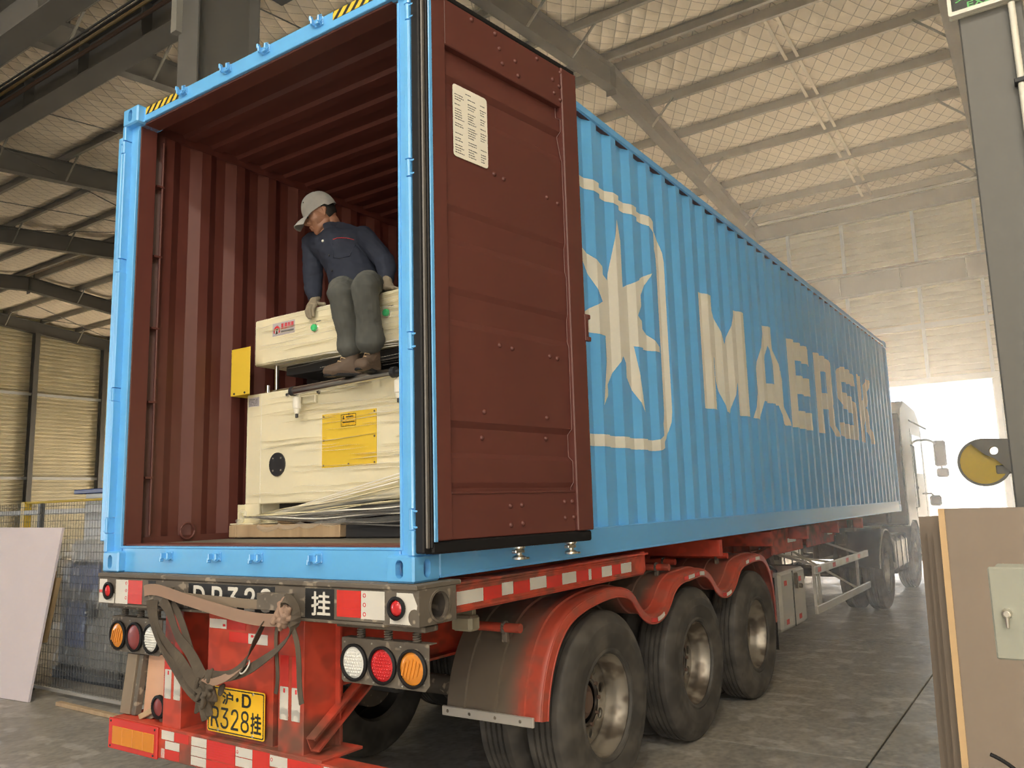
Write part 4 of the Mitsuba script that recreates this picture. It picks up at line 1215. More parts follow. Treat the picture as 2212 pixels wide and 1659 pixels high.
# wavy mudguard over the three axles, one each side
fp = curve([(.955, .605), (.975, .72), (1.02, .85), (1.10, .98), (1.22, 1.085), (1.40, 1.150), (1.65, 1.185), (1.93, 1.180), (2.06, 1.135), (2.16, 1.045), (2.28, .975), (2.42, .965), (2.54, 1.01), (2.65, 1.105), (2.80, 1.168), (3.02, 1.185), (3.28, 1.180), (3.42, 1.115), (3.53, 1.025), (3.65, .985), (3.80, .995), (3.92, 1.06), (4.03, 1.145), (4.20, 1.190), (4.50, 1.205), (4.68, 1.185), (4.82, 1.10), (4.92, .96), (4.97, .78), (4.98, .56)], 120)
tt = np.gradient(fp, axis=0)
tt /= np.linalg.norm(tt, axis=1, keepdims=True)
nn = np.c_[tt[:, 1], -tt[:, 0]]                       # towards the wheels
for side in (1, 0):
    X = (lambda x: x) if side else (lambda x: 2.438 - x)
    us = [(1.82, 0), (1.90, 0), (1.905, -.010), (1.945, -.010), (1.95, 0), (2.10, 0), (2.105, -.012), (2.155, -.012), (2.16, 0), (2.29, 0), (2.295, -.010), (2.335, -.010), (2.34, 0), (2.40, 0), (2.425, .004), (2.438, .018), (2.441, .060)]
    top = [[(X(x), p[0] + n_[0] * d, p[1] + n_[1] * d) for x, d in us] for p, n_ in zip(fp, nn)]
    bot = [[(X(x) - (.006 if side else -.006) * (d > .01), p[0] + n_[0] * (d + .006), p[1] + n_[1] * (d + .006)) for x, d in us] for p, n_ in zip(fp, nn)]
    a_, b_ = sheet(top), sheet(bot)
    b_.invert()
    fd = tput('mudguard', [a_, b_], 'fender', smooth=40)
    edge = np.array([(X(2.440), p[0] + n_[0] * .060, p[1] + n_[1] * .060) for p, n_ in zip(fp, nn)])
    tput('rolled_edge', path_tube(edge, .006, 8), 'fender', parent=fd, smooth=True)
    tput('rolled_edge', path_tube(np.array([(X(2.432), p[0] + n_[0] * .012, p[1] + n_[1] * .012) for p, n_ in zip(fp, nn)]), .006, 8), 'fender', parent=fd, smooth=True)
    tput('edge_strip', box(X(1.80), X(2.40), .935, .952, .575, .625, .003), 'alu', parent=fd)
    for x in (1.84, 1.99, 2.16, 2.32):
        tput('bolt', lathe([(.0001, .006), (.006, .004), (.009, 0)], (X(x), .935, .60), (0, -1, 0), 8), 'grime', parent=fd)
    if side:
        def lip_sticker(s0, s1, mt):
            d = np.r_[0, np.cumsum(np.linalg.norm(np.diff(fp, axis=0), axis=1))]
            g = []
            for s_ in np.linspace(s0, s1, 6):
                p = np.array([np.interp(s_, d, fp[:, 0]), np.interp(s_, d, fp[:, 1])])
                n_ = np.array([np.interp(s_, d, nn[:, 0]), np.interp(s_, d, nn[:, 1])])
                g.append([(2.4432, *(p + n_ * .024)), (2.4442, *(p + n_ * .052))])
            m = sheet(g)
            if m.face_normals[:, 0].mean() < 0:
                m.invert()
            tput('reflective_sticker', m, mt, parent=fd)
        d = np.r_[0, np.cumsum(np.linalg.norm(np.diff(fp, axis=0), axis=1))]
        S = lambda y: float(np.interp(y, fp[:, 0], d))
        for y0, y1, mt in ((2.30, 2.385, 'tape_red'), (2.39, 2.49, 'tape_white'), (2.86, 2.94, 'tape_red'), (2.945, 3.06, 'tape_white'), (3.06, 3.16, 'tape_red'), (3.16, 3.26, 'tape_white'), (3.62, 3.70, 'tape_red'), (3.70, 3.80, 'tape_white'), (4.2, 4.28, 'tape_white'), (4.28, 4.46, 'tape_red'), (4.46, 4.58, 'tape_white')):
            lip_sticker(S(y0), S(y1), mt)
    for (y, z, x0, x1) in ((.905, 1.07, 1.95, 2.36), (2.80, 1.225, 1.90, 2.36), (4.05, 1.22, 1.80, 2.34), (3.28, 1.225, 1.6, 2.2), (4.9, 1.16, 1.8, 2.3)):
        s_ = tput('support_tube', cyl((X(x0), y, z), (X(x1), y, z), .024, 16), 'red', smooth=40)
        tput('clamp', [path_tube([(X(x1 - .10), y + .027 * math.cos(t), z + .027 * math.sin(t)) for t in np.linspace(0, 6.28, 14)], .010, 6), box(X(x1 - .10) - .016, X(x1 - .10) + .016, y - .01, y + .02, z - .075, z - .02, .004)], 'grime', parent=s_)
tput('work_lamp', [box(2.15, 2.275, .60, .68, 1.09, 1.165, .012), box(2.13, 2.24, .66, .69, 1.16, 1.235, .003), box(2.158, 2.267, .592, .602, 1.098, 1.157, .004)], 'lamp_cream', 'small box lamp under the side rail')
tput('mud_flap', box(1.85, 2.42, 5.02, 5.03, .30, .95, .002), 'rubber')

# tool box with lid catch, side guards
tb = tput('tool_box', box(1.75, 2.30, 5.60, 6.50, .36, .94, .03), 'alu', 'dented metal tool box with reflective tape')
tput('seam', box(2.298, 2.306, 6.02, 6.035, .37, .93), 'dark', parent=tb)
tput('catch', [box(2.30, 2.325, 6.08, 6.15, .78, .90, .006), cyl((2.315, 6.115, .74), (2.315, 6.115, .82), .015, 10), cyl((2.32, 6.2, .76), (2.35, 6.2, .76), .025, 12)], 'grime', parent=tb)
for y0, z0, mt in ((5.72, .80, 'tape_red'), (5.84, .80, 'tape_white'), (6.25, .80, 'tape_red'), (6.34, .8, 'tape_white'), (5.72, .42, 'tape_red'), (5.84, .42, 'tape_white'), (6.18, .42, 'tape_red')):
    tput('reflective_sticker', flat(sg.box(y0, z0, y0 + .10, z0 + .05), [2.3005, 0, 0], [0, 1, 0], QZ, .0012), mt, parent=tb)
for x in (1.9, 2.15):
    tput('hose_loop', path_tube(curve([(x, 5.35, .96), (x + .05, 5.42, 1.02), (x + .08, 5.55, 1.0), (x + .1, 5.65, .95)], 16), .018, 8), 'rubber', smooth=True)
for side in (1, 0):
    X = (lambda x: x) if side else (lambda x: 2.438 - x)
    for z0 in (.425, .845):
        rk = tput('side_guard_rail', box(X(2.385), X(2.415), 6.52, 9.33, z0, z0 + .088, .006), 'alu')
        if z0 > .6 and side:
            for q in range(8):
                tput('reflective_sticker', flat(sg.box(6.62 + q * .34, z0 + .018, 6.62 + q * .34 + .14, z0 + .07), [2.4152, 0, 0], [0, 1, 0], QZ, .0012), 'tape_red' if q % 2 == 0 else 'tape_white', parent=rk)
    for y in (6.60, 6.78, 8.75):
        tput('guard_post', bar((X(2.375), y, .42), (X(2.375), y, .94), .03, .04, up=(0, 1, 0)), 'alu')
    for a_, b_ in (((2.37, 6.7, .93), (1.75, 6.7, 1.10)), ((2.37, 8.75, .93), (1.75, 8.75, 1.15)), ((2.37, 7.5, .90), (1.75, 6.9, 1.05)), ((2.37, 8.6, .5), (1.75, 8.0, 1.0))):
        tput('guard_strut', bar((X(a_[0]), *a_[1:]), (X(b_[0]), *b_[1:]), .025, .025), 'alu')

# ------------------------------------------------------------------ tractor unit
tk = thing('truck_tractor', 'white truck tractor in front of the container, in the glare of the doorway', 'truck')
CY0, CY1 = 13.15, 15.75
cabp = sg.Polygon([(CY0, 1.10), (CY0, 3.05), (CY0 + .12, 3.22), (CY0 + .6, 3.38), (CY1 - .75, 3.30), (CY1 - .25, 3.05), (CY1 - .02, 1.9), (CY1, 1.25), (CY1 - .02, .55), (CY1 - .45, .50), (14.32, .62), (14.22, .98), (13.95, 1.18), (13.45, 1.20), (13.2, 1.1)])
cab = trimesh.creation.extrude_polygon(cabp.buffer(-.04).buffer(.04, quad_segs=4), 2.36, engine='earcut')
Mc = np.eye(4)
Mc[:3, 0], Mc[:3, 1], Mc[:3, 2], Mc[:3, 3] = [0, 1, 0], [0, 0, 1], [1, 0, 0], [.04, 0, 0]
cab.apply_transform(Mc)
put(tk, 'cab_body', cab, 'white_cab', smooth=30)
put(tk, 'side_window', box(2.395, 2.408, 14.25, 15.35, 2.05, 2.80, .03), 'glass_dark')
put(tk, 'door_seam', cat(box(2.40, 2.404, 14.12, 14.135, 1.2, 2.9), box(2.40, 2.404, 15.45, 15.465, 1.0, 2.9)), 'dark')
put(tk, 'windscreen', bar((1.22, CY1 - .30, 2.95), (1.22, CY1 - .05, 1.98), 2.0, .02, up=(0, 1, .2)), 'glass_dark')
put(tk, 'door_handle', box(2.40, 2.425, 14.25, 14.45, 1.75, 1.80, .008), 'dark')
put(tk, 'grab_rail', path_tube([(2.40, 14.05, 1.4), (2.45, 14.05, 1.42), (2.45, 14.05, 2.55), (2.40, 14.05, 2.58)], .016, 8), 'dark', smooth=True)
put(tk, 'cab_steps', cat(box(2.15, 2.42, 14.35, 15.0, .50, .56, .01), box(2.15, 2.42, 14.35, 15.0, .85, .90, .01), box(2.2, 2.40, 14.3, 15.1, .40, 1.0, .02)), 'white_cab')
put(tk, 'bumper', box(.0, 2.44, CY1 - .08, CY1 + .06, .42, .80, .04), 'dark')
mk = put(tk, 'mirror', box(2.60, 2.82, 15.60, 15.68, 2.20, 2.72, .03), 'dark')
put(mk, 'lower_mirror', box(2.62, 2.84, 15.58, 15.66, 1.98, 2.16, .03), 'dark')
put(mk, 'mirror_arm', cat(path_tube(curve([(2.38, 15.35, 2.70), (2.5, 15.5, 2.74), (2.62, 15.6, 2.68), (2.72, 15.64, 2.5)], 14), .022, 8), path_tube([(2.70, 15.64, 2.5), (2.72, 15.64, 2.08)], .016, 8)), 'dark', smooth=True)
mk2 = put(tk, 'kerb_mirror', box(2.52, 2.72, 15.0, 15.1, 1.42, 1.62, .03), 'dark')
put(mk2, 'mirror_arm', path_tube([(2.40, 15.0, 1.66), (2.55, 15.05, 1.66), (2.6, 15.05, 1.6)], .014, 8), 'dark', smooth=True)
put(tk, 'air_horn', cat(path_tube([(1.9, 14.2, 3.42), (2.2, 14.9, 3.46)], [.02, .05], 10), path_tube([(2.2, 13.9, 3.2), (2.45, 14.2, 3.02), (2.62, 14.6, 2.9)], .014, 8)), 'dark', smooth=True)
put(tk, 'exhaust_stack', cyl((.5, 12.95, 1.0), (.5, 12.95, 3.1), .07, 16), 'dark', smooth=40)
put(tk, 'cab_back_shade', box(.06, 2.385, 13.09, 13.16, 1.12, 3.12, .02), 'dark')  # dark sheet added to paint the shade on the cab back
put(tk, 'cab_back_equipment', cat(box(.25, 2.1, 12.85, 13.12, 1.15, 2.6, .03)), 'dark')
for x in (.80, 1.64):
    put(tk, 'frame_rail', box(x - .04, x + .04, 9.6, 15.4, .78, 1.04, .004), 'grime')
put(tk, 'fifth_wheel', cat(cyl((1.22, 10.45, 1.06), (1.22, 10.45, 1.12), .45, 28), box(.85, 1.6, 10.1, 10.8, 1.02, 1.07)), 'grime')
for side in (1, 0):
    X = (lambda x: x) if side else (lambda x: 2.438 - x)
    for inner in (False, True):
        wheel(side, 10.52, inner, parent=tk)
    wheel(side, 13.60, False, parent=tk, xo=2.40)
    arc = [(10.52 + .62 * math.cos(t), .55 + .62 * math.sin(t)) for t in np.linspace(.15, math.pi - .15, 26)]
    m = sheet([[(X(1.80), y, z), (X(2.40), y, z), (X(2.445), y, z - .02)] for y, z in arc])
    m2 = sheet([[(X(1.80), 10.52 + (y - 10.52) * .985, .55 + (z - .55) * .985), (X(2.40), 10.52 + (y - 10.52) * .985, .55 + (z - .55) * .985), (X(2.443), 10.52 + (y - 10.52) * .985, .53 + (z - .55) * .985)] for y, z in arc])
    m2.invert()
    put(tk, 'mudguard', cat(m, m2), 'dark', smooth=40)
    put(tk, 'mudguard_edge', path_tube([(X(2.445), y, z - .015) for y, z in arc], .012, 8), 'alu', smooth=True)
    fk_ = put(tk, 'fuel_tank', box(X(1.85), X(2.40), 11.35, 12.75, .42, 1.02, .10), 'alu', smooth=False)
    for y in (11.6, 12.05, 12.5):
        put(fk_, 'tank_strap', cat(box(X(1.84), X(2.41), y - .03, y + .03, .41, 1.03, .10)), 'dark')
    arc2 = [(13.60 + .62 * math.cos(t), .55 + .62 * math.sin(t)) for t in np.linspace(.0, math.pi, 22)]
    put(tk, 'wheel_arch', sheet([[(X(1.9), y, z), (X(2.40), y, z)] for y, z in arc2]), 'dark', smooth=True)
put(tk, 'axle', cyl((.3, 10.52, .53), (2.1, 10.52, .53), .09, 14), 'grime', smooth=40)
put(tk, 'axle', cyl((.3, 13.6, .53), (2.1, 13.6, .53), .06, 14), 'grime', smooth=40)
put(tk, 'air_lines', cat(path_tube(curve([(1.0, 12.8, 1.6), (.95, 12.5, 1.2), (1.0, 12.3, 1.3)], 14), .02, 8), path_tube(curve([(1.4, 12.8, 1.6), (1.45, 12.5, 1.15), (1.4, 12.3, 1.3)], 14), .02, 8)), 'label_red', smooth=True)
put(tk, 'catwalk', box(.5, 1.95, 11.3, 12.8, 1.05, 1.09, .004), 'grime')

# ------------------------------------------------------------------ webbing straps slung from the bolster hooks
def strap(ctrl, w, mt, side=(0, 0, 1), n=36, th=.004, twist=0.0):
    c = curve(ctrl, n)
    sd = np.tile(np.asarray(side, float), (n, 1))
    if twist:
        t = np.gradient(c, axis=0)
        t /= np.linalg.norm(t, axis=1, keepdims=True)
        for i in range(n):
            a_ = twist * math.sin(i / n * 5.0)
            s0 = sd[i] - t[i] * (sd[i] @ t[i])
            s0 /= np.linalg.norm(s0)
            sd[i] = s0 * math.cos(a_) + np.cross(t[i], s0) * math.sin(a_)
    return ribbon(c, sd, w, th)


ws = thing('webbing_strap', 'tan webbing strap slung between the two hooks and knotted at its right end', 'strap')
put(ws, 'band', strap([(.60, -.094, 1.305), (.70, -.100, 1.317), (.88, -.098, 1.292), (1.15, -.100, 1.252), (1.45, -.102, 1.215), (1.70, -.108, 1.212)], .058, 'strap_tan'), 'strap_tan')
put(ws, 'back_band', strap([(.78, -.06, 1.285), (1.0, -.058, 1.278), (1.25, -.058, 1.272), (1.53, -.06, 1.268)], .045, ''), 'grime_wood')
rg = np.random.default_rng(4)
kn = m3.Manifold()
for i in range(16):
    kn = kn + hull((np.array([1.735, -.105, 1.235]) + rg.normal(0, [.025, .010, .03]), .016), (np.array([1.735, -.105, 1.235]) + rg.normal(0, [.03, .010, .03]), .011), n=10)
kn = tm(kn.refine_to_length(.010))
trimesh.smoothing.filter_taubin(kn, iterations=4)
put(ws, 'knot', kn, 'strap_tan', smooth=True)
put(ws, 'loose_end', strap([(1.70, -.10, 1.20), (1.672, -.09, 1.12), (1.678, -.085, 1.0), (1.665, -.082, .88)], .018, '', side=(1, .2, 0)), 'strap')
put(ws, 'loose_end', strap([(1.765, -.10, 1.21), (1.815, -.10, 1.15), (1.825, -.085, 1.02), (1.835, -.075, .85)], .026, '', side=(1, .2, .1)), 'strap')
put(ws, 'loop', strap([(1.745, -.10, 1.27), (1.78, -.115, 1.315), (1.815, -.11, 1.29), (1.812, -.10, 1.20), (1.76, -.10, 1.13), (1.60, -.095, 1.03), (1.46, -.09, .965), (1.30, -.09, .925)], .045, '', side=(.4, .2, .9), twist=.35), 'strap')
ws2 = thing('webbing_strap', 'dark bundle of straps hanging in a V in front of the number plate', 'strap')
for i, c in enumerate((
        [(.66, -.092, 1.262), (.685, -.10, 1.18), (.78, -.10, 1.03), (.93, -.10, .925), (1.08, -.105, .83), (1.19, -.11, .80)],
        [(.70, -.096, 1.262), (.73, -.105, 1.16), (.84, -.105, 1.05), (.95, -.102, .98), (1.06, -.11, .90), (1.17, -.11, .85)],
        [(.76, -.092, 1.262), (.86, -.098, 1.18), (.93, -.10, 1.09), (1.03, -.10, 1.02), (1.12, -.10, .93), (1.20, -.11, .88)],
        [(.80, -.07, 1.25), (.90, -.085, 1.2), (.99, -.09, 1.08), (1.06, -.095, .98), (1.16, -.10, .92)],
        [(.68, -.085, 1.262), (.72, -.09, 1.10), (.88, -.095, .96), (1.03, -.10, .87), (1.15, -.108, .82)])):
    put(ws2, 'band', strap(c, .052 if i < 3 else .04, '', side=(.75, .35, .55), twist=.7 - .15 * i), 'strap')
put(ws2, 'band', strap([(1.17, -.105, .925), (1.28, -.10, .925), (1.40, -.10, .955), (1.50, -.095, 1.06), (1.60, -.09, 1.21)], .050, '', side=(.3, .3, .8), twist=.3), 'strap')
put(ws2, 'band', strap([(1.15, -.115, .89), (1.25, -.11, .90), (1.36, -.10, .94), (1.47, -.095, 1.0)], .036, '', side=(.1, .4, .9), twist=.4), 'strap_tan')
kn = m3.Manifold()
for i in range(26):
    c0 = np.array([1.165, -.10, .83]) + rg.normal(0, [.032, .016, .04])
    kn = kn + hull((c0, .013), (c0 + rg.normal(0, [.016, .008, .022]), .011), (c0 + rg.normal(0, [.016, .008, .022]), .010), n=10)
for q in ((1.13, .80, 1.10, .74), (1.18, .79, 1.20, .735), (1.15, .78, 1.16, .71)):
    kn = kn + hull(((q[0], -.10, q[1]), .022), ((q[2], -.105, q[3]), .007), ((q[2] + .025, -.10, q[3] + .01), .006), n=10)
kn = tm(kn.refine_to_length(.010))
trimesh.smoothing.filter_taubin(kn, iterations=3)
put(ws2, 'knot', kn, 'strap', smooth=True)
put(ws2, 'tie', path_tube([(1.465 + .03 * math.cos(t), -.10 + .012 * math.sin(t), .985 + .03 * math.sin(t + .5)) for t in np.linspace(0, 6.28, 16)], .004, 6), 'old_white', 'pale string tie', smooth=True)

# ------------------------------------------------------------------ the press in the container
ms = thing('hydraulic_press', 'cream cutting press wrapped in stretch film inside the container', 'machine')
MY = .85


def mput(name, mesh, mat, label=None, smooth=False, parent=None, kind=None):
    return put(parent or ms, name, cz(mesh), mat, label, smooth, kind)


def front(poly, y, d=.002):
    return flat(poly, [0, y, 0], QX, QZ, d)


mput('lower_body', [box(.180, 2.18, MY, 1.75, .372, 1.112, .006)], 'cream')
mput('body_seam', box(.333, .336, MY - .0015, MY, .375, 1.11), 'sign_white')
mput('upper_beam', box(.248, 2.15, MY, 1.70, 1.305, 1.622, .010), 'cream')
mput('back_column', box(.26, 2.14, 1.30, 1.70, 1.10, 1.32), 'dark')
mput('platen', box(.42, 2.1, .98, 1.68, 1.235, 1.300, .005), 'dark')
mput('cutting_table', box(.30, 2.12, .90, 1.68, 1.112, 1.135, .004), 'steel')
for x, y in ((.385, .93), (.80, 1.2), (1.95, .93)):
    mput('guide_rod', cyl((x, y, 1.13), (x, y, 1.31), .014, 14), 'steel', smooth=40)
mput('tool_strip', [box(.50 + i * .028, .515 + i * .028, .97, .985, 1.135, 1.150) for i in range(8)], 'dark')
mput('table_bolt', cyl((.365, .875, 1.112), (.365, .875, 1.165), .012, 12), 'steel')
for x in (.06, 2.06):
    s = 1 if x < 1 else -1
    P = [(.105, .245), (.345, .245), (.335, .375), (.190, .375)]
    P = P if x < 1 else [(2.36 - a_, b_) for a_, b_ in P]
    f = mput('foot', front(sg.Polygon(P), MY + .004, .012), 'cream')
    mput('gusset', [ext(sg.Polygon([(0, 0), (.10, 0), (0, .13)]), (P[0][0] + .09 * s, MY - .01, .25), (P[0][0] + .10 * s, MY - .01, .25)) if False else box(P[3][0] - .004, P[3][0] + .004, MY - .06, MY + .01, .245, .372), box(min(P[0][0], P[1][0]), max(P[0][0], P[1][0]), MY - .06, MY + .3, .240, .250, .003)], 'cream', parent=f)
    mput('foot_block', box(.20 if x < 1 else 2.03, .33 if x < 1 else 2.16, MY + .02, 1.7, .25, .375), 'cream', parent=f)
mput('sump', box(.36, 2.0, MY + .14, 1.65, .275, .375), 'dark')
yg = mput('side_guard', box(.140, .332, MY - .10, MY - .094, 1.100, 1.420, .001), 'yellow', 'yellow guard plate at the left end of the opening')
mput('guard_return', box(.138, .142, MY - .10, MY + .05, 1.10, 1.42), 'yellow', parent=yg)
for x in (.175, .285):
    mput('screw', lathe([(.0001, .005), (.006, .004), (.008, 0)], (x, MY - .10, 1.113), (0, -1, 0), 8), 'dark', parent=yg)
yp = mput('yellow_cover', front(sg.box(.930, .580, 1.398, .914), MY, .004), 'yellow', 'yellow cover plate with a warning label')
for x in (.945, 1.165, 1.383):
    for z in (.594, .75, .900):
        if not (x == 1.165 and z == .75):
            mput('screw', lathe([(.0001, .004), (.005, .003), (.0065, 0)], (x, MY - .004, z), (0, -1, 0), 8), 'rust', parent=yp)
wl_ = mput('warning_label', front(sg.box(1.100, .826, 1.228, .900), MY - .004, .001), 'plate_yellow', parent=yp)
mput('label_frame', front(sg.box(1.100, .826, 1.228, .900).difference(sg.box(1.1035, .8295, 1.2245, .8965)).union(sg.box(1.102, .862, 1.226, .865)), MY - .005, .0006), 'black', parent=yp)
mput('label_symbol', front(so.unary_union([sg.Polygon([(1.112, .870), (1.130, .870), (1.126, .882), (1.116, .882)]), sg.Point(1.121, .887).buffer(.005)]), MY - .005, .0006), 'black', parent=yp)
rng = random.Random(3)
def dashes(x0, x1, z, h, w0, w1, gap):
    out, x = [], x0
    while x < x1:
        w = rng.uniform(w0, w1)
        out.append(sg.box(x, z, min(x + w, x1), z + h))
        x += w + gap
    return so.unary_union(out)
mput('label_print', front(so.unary_union([dashes(1.143, 1.205, .877, .011, .005, .009, .002), dashes(1.143, 1.21, .870, .002, .004, .01, .002), dashes(1.112, 1.218, .846, .009, .004, .008, .0015), dashes(1.108, 1.22, .836, .002, .004, .012, .002)]), MY - .005, .0006), 'black', parent=yp, kind='stuff')
vt = mput('vent_cover', front(sg.Point(.508, .625).buffer(.077, quad_segs=16), MY, .008), 'dark', 'round dark cover with four bolts', smooth=False)
for a_ in (.8, 2.35, 3.95, 5.5):
    mput('bolt', lathe([(.0001, .006), (.006, .004), (.008, 0)], (.508 + .055 * math.cos(a_), MY - .008, .625 + .055 * math.sin(a_)), (0, -1, 0), 8), 'steel', parent=vt)
lp = mput('maker_plate', front(sg.box(.437, 1.486, .657, 1.574), MY, .002), 'silver_label', 'silver plate with a red cogwheel and red characters')
cog = so.unary_union([sg.Point(.480, 1.522).buffer(.030)] + [sg.Polygon([(.480 + .028 * math.cos(t - .14), 1.522 + .028 * math.sin(t - .14)), (.480 + .038 * math.cos(t), 1.522 + .038 * math.sin(t)), (.480 + .028 * math.cos(t + .14), 1.522 + .028 * math.sin(t + .14))]) for t in np.linspace(-.35, math.pi + .35, 10)]).difference(sg.Point(.480, 1.518).buffer(.021)).intersection(sg.box(.43, 1.505, .53, 1.57))
mput('cogwheel', front(cog, MY - .002, .0008), 'label_red', parent=lp)
mput('emblem', front(sg.Polygon([(.468, 1.535), (.492, 1.535), (.483, 1.518), (.492, 1.498), (.468, 1.498), (.477, 1.518)]), MY - .002, .0008), 'black', parent=lp)
for i in range(4):
    x = .524 + i * .033
    bars = [sg.box(x, 1.526 + q * .0082, x + .026, 1.5305 + q * .0082) for q in range(5)] + [sg.box(x + .003 + .009 * ((i + q) % 3), 1.526, x + .008 + .009 * ((i + q) % 3), 1.562) for q in (0, 1)]
    mput('red_character', front(so.unary_union(bars), MY - .002, .0008), 'label_red', parent=lp)
mput('small_print', front(dashes(.524, .648, 1.502, .012, .006, .009, .0018), MY - .002, .0008), 'print_grey', parent=lp, kind='stuff')
for x in (.860, 1.490):
    b_ = mput('push_button', lathe([(.028, -.002), (.028, .006), (.024, .008), (.024, .010)], (x, MY, 1.484), (0, -1, 0), 24), 'chrome', 'green push button', smooth=30)
    mput('button_cap', lathe([(.0001, .030), (.018, .028), (.0225, .022), (.0225, .006)], (x, MY, 1.484), (0, -1, 0), 24), 'green', parent=b_, smooth=40)
    mput('button_text', front(dashes(x + .002, x + .045, 1.522, .008, .005, .009, .002), MY, .0006), 'print_grey', parent=b_, kind='stuff')
mput('rating_plate', front(sg.box(.199, 1.028, .310, 1.090), MY, .0015), 'silver_label')
mput('plate_print', front(so.unary_union([dashes(.205, .30, 1.035 + q * .010, .004, .008, .02, .003) for q in range(5)]), MY - .0015, .0006), 'print_grey', kind='stuff')
rl_ = mput('safety_bar', lathe([(.0, 0), (.027, .0), (.027, .02), (.026, .022), (.026, .84), (.027, .842), (.027, .86), (0, .86)], (.770, MY - .10, 1.072), (.86, 0, .022), 24), 'steel', 'silver safety bar across the opening', smooth=40)
mput('bar_cap', lathe([(.0, 0), (.032, .0), (.032, .03), (.012, .034), (.012, .12), (0, .12)], (1.62, MY - .10, 1.094), (1, 0, .02), 20), 'dark', parent=rl_, smooth=40)
mput('bar_cap', lathe([(.0, 0), (.030, .0), (.030, .03), (0, .03)], (.755, MY - .10, 1.0715), (1, 0, .02), 20), 'dark', parent=rl_, smooth=40)
for x, z in ((.770, 1.06), (1.64, 1.075)):
    c_ = mput('bar_cylinder', lathe([(.0, .0), (.014, .0), (.018, .012), (.020, .03), (.026, .034), (.026, .105), (.020, .11), (.012, .125), (0, .125)], (x, MY - .07, z - .13), (0, 0, 1), 18), 'sign_white', smooth=40)
    mput('nozzle', cyl((x, MY - .07, z - .155), (x, MY - .07, z - .128), .009, 10), 'dark', parent=c_)
    mput('bracket', box(x - .02, x + .12, MY - .03, MY, z - .065, z - .01, .006), 'cream', parent=c_)
for x, z in ((.60, 1.075), (.69, 1.085), (.895, 1.065), (1.70, 1.05)):
    mput('mounting_bolt', lathe([(.0001, .014), (.010, .013), (.011, .0), (.017, 0), (.017, -.002)], (x, MY, z), (0, -1, 0), 12), 'dark')

# stretch film round the press and its gathered tail, sheen and shade painted in
fm = thing('stretch_film', 'stretch film round the cream press, painted sheen and shade lines, knotted at its left foot', 'film')
rg = np.random.default_rng(8)


def film_sheet(x0, x1, z0, z1, y, nx_=50, nz_=70):
    X, Z = np.meshgrid(np.linspace(x0, x1, nx_), np.linspace(z0, z1, nz_), indexing='ij')
    Y = y - .010 * meshkit.fbm(np.stack([X * 1.5, Z * 0 + 3, Z * 26 + X * 2.2], -1), 3, 5)
    return sheet(np.stack([X, Y, Z], -1))


def creases(n, x0, x1, z0, z1, y, seed, wmax=.0035, slope=.02):
    r_ = np.random.default_rng(seed)
    out = []
    for i in range(n):
        L = r_.uniform(.15, .75) * (x1 - x0) * r_.uniform(.4, 1)
        xa = r_.uniform(x0, x1 - L * .6)
        xb = min(xa + L, x1)
        z = r_.uniform(z0, z1)
        sl = r_.normal(0, slope)
        if xa < .6 and abs(z - .625) < .10:
            continue
        t = np.linspace(0, 1, 9)
        w = r_.uniform(.0008, wmax) * np.sin(math.pi * np.clip(t, .03, .97)) ** .6
        xx = xa + (xb - xa) * t
        zz = np.clip(z + sl * (xx - xa) + .003 * np.sin(7 * t + i), z0, z1)
        out.append(sheet([[(a_, y, b_ - c_), (a_, y - .004, b_), (a_, y, b_ + c_)] for a_, b_, c_ in zip(xx, zz, w)]))
    m = cat(*out)
    if m.face_normals[:, 1].mean() > 0:
        m.invert()
    return m


for (x0, x1, z0, z1, y, n, sd) in ((.19, 2.15, .38, 1.10, MY - .010, 46, 1), (.255, 2.14, 1.32, 1.615, MY - .010, 20, 2)):  # opaque ribbons: pale ones paint the film sheen, darker ones its shadow lines
    put(fm, 'painted_sheen', cz(creases(n, x0, x1, z0, z1, y, sd, .0015)), 'film_sheen', smooth=True, kind='stuff')
    put(fm, 'painted_shade', cz(creases(n, x0, x1, z0, z1, y + .002, sd + 10, .0026)), 'film_fold_shade', smooth=True, kind='stuff')
    put(fm, 'painted_highlight', cz(creases(n // 3, 1.25, x1, z0, z1, y - .003, sd + 20, .0030)), 'film_sheen', smooth=True, kind='stuff')
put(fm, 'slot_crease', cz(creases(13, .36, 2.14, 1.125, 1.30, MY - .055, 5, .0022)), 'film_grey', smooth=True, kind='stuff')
put(fm, 'painted_glint', cz(creases(6, .6, 2.14, 1.2, 1.30, MY - .06, 15, .0045)), 'film_sheen', smooth=True, kind='stuff')  # pale ribbons painting glints of the film across the slot
K = np.array([.255, MY - .055, .288])
for i in range(16):
    f = i / 15
    z1 = .235 + .24 * f + rg.normal(0, .012)
    e = np.array([2.15, MY - .05 + rg.normal(0, .012), z1 + .02])
    n_ = 30
    t = np.linspace(0, 1, n_)
    w = .002 + (.024 if i % 3 == 2 else .0030) * np.clip(t * 3, 0, 1) * rg.uniform(.5, 1.2)
    c = K + (e - K) * t[:, None] + np.c_[t * 0, .006 * np.sin(9 * t + i), -.03 * np.sin(math.pi * t) * (1 - f) + .006 * np.sin(14 * t + i * 2)]
    g_ = [[p + [0, .012 * math.sin(i + 6 * q), -ww], p + [0, -.006, 0], p + [0, .012 * math.cos(i + 7 * q), ww]] for p, ww, q in zip(c, w, t)]
    put(fm, 'gathered_fold', cz(sheet(g_)), 'clear_film' if i % 3 == 2 else 'film_sheen' if i in (3, 7) else 'film_fold_shade' if f > .55 else 'film_grey', smooth=True)
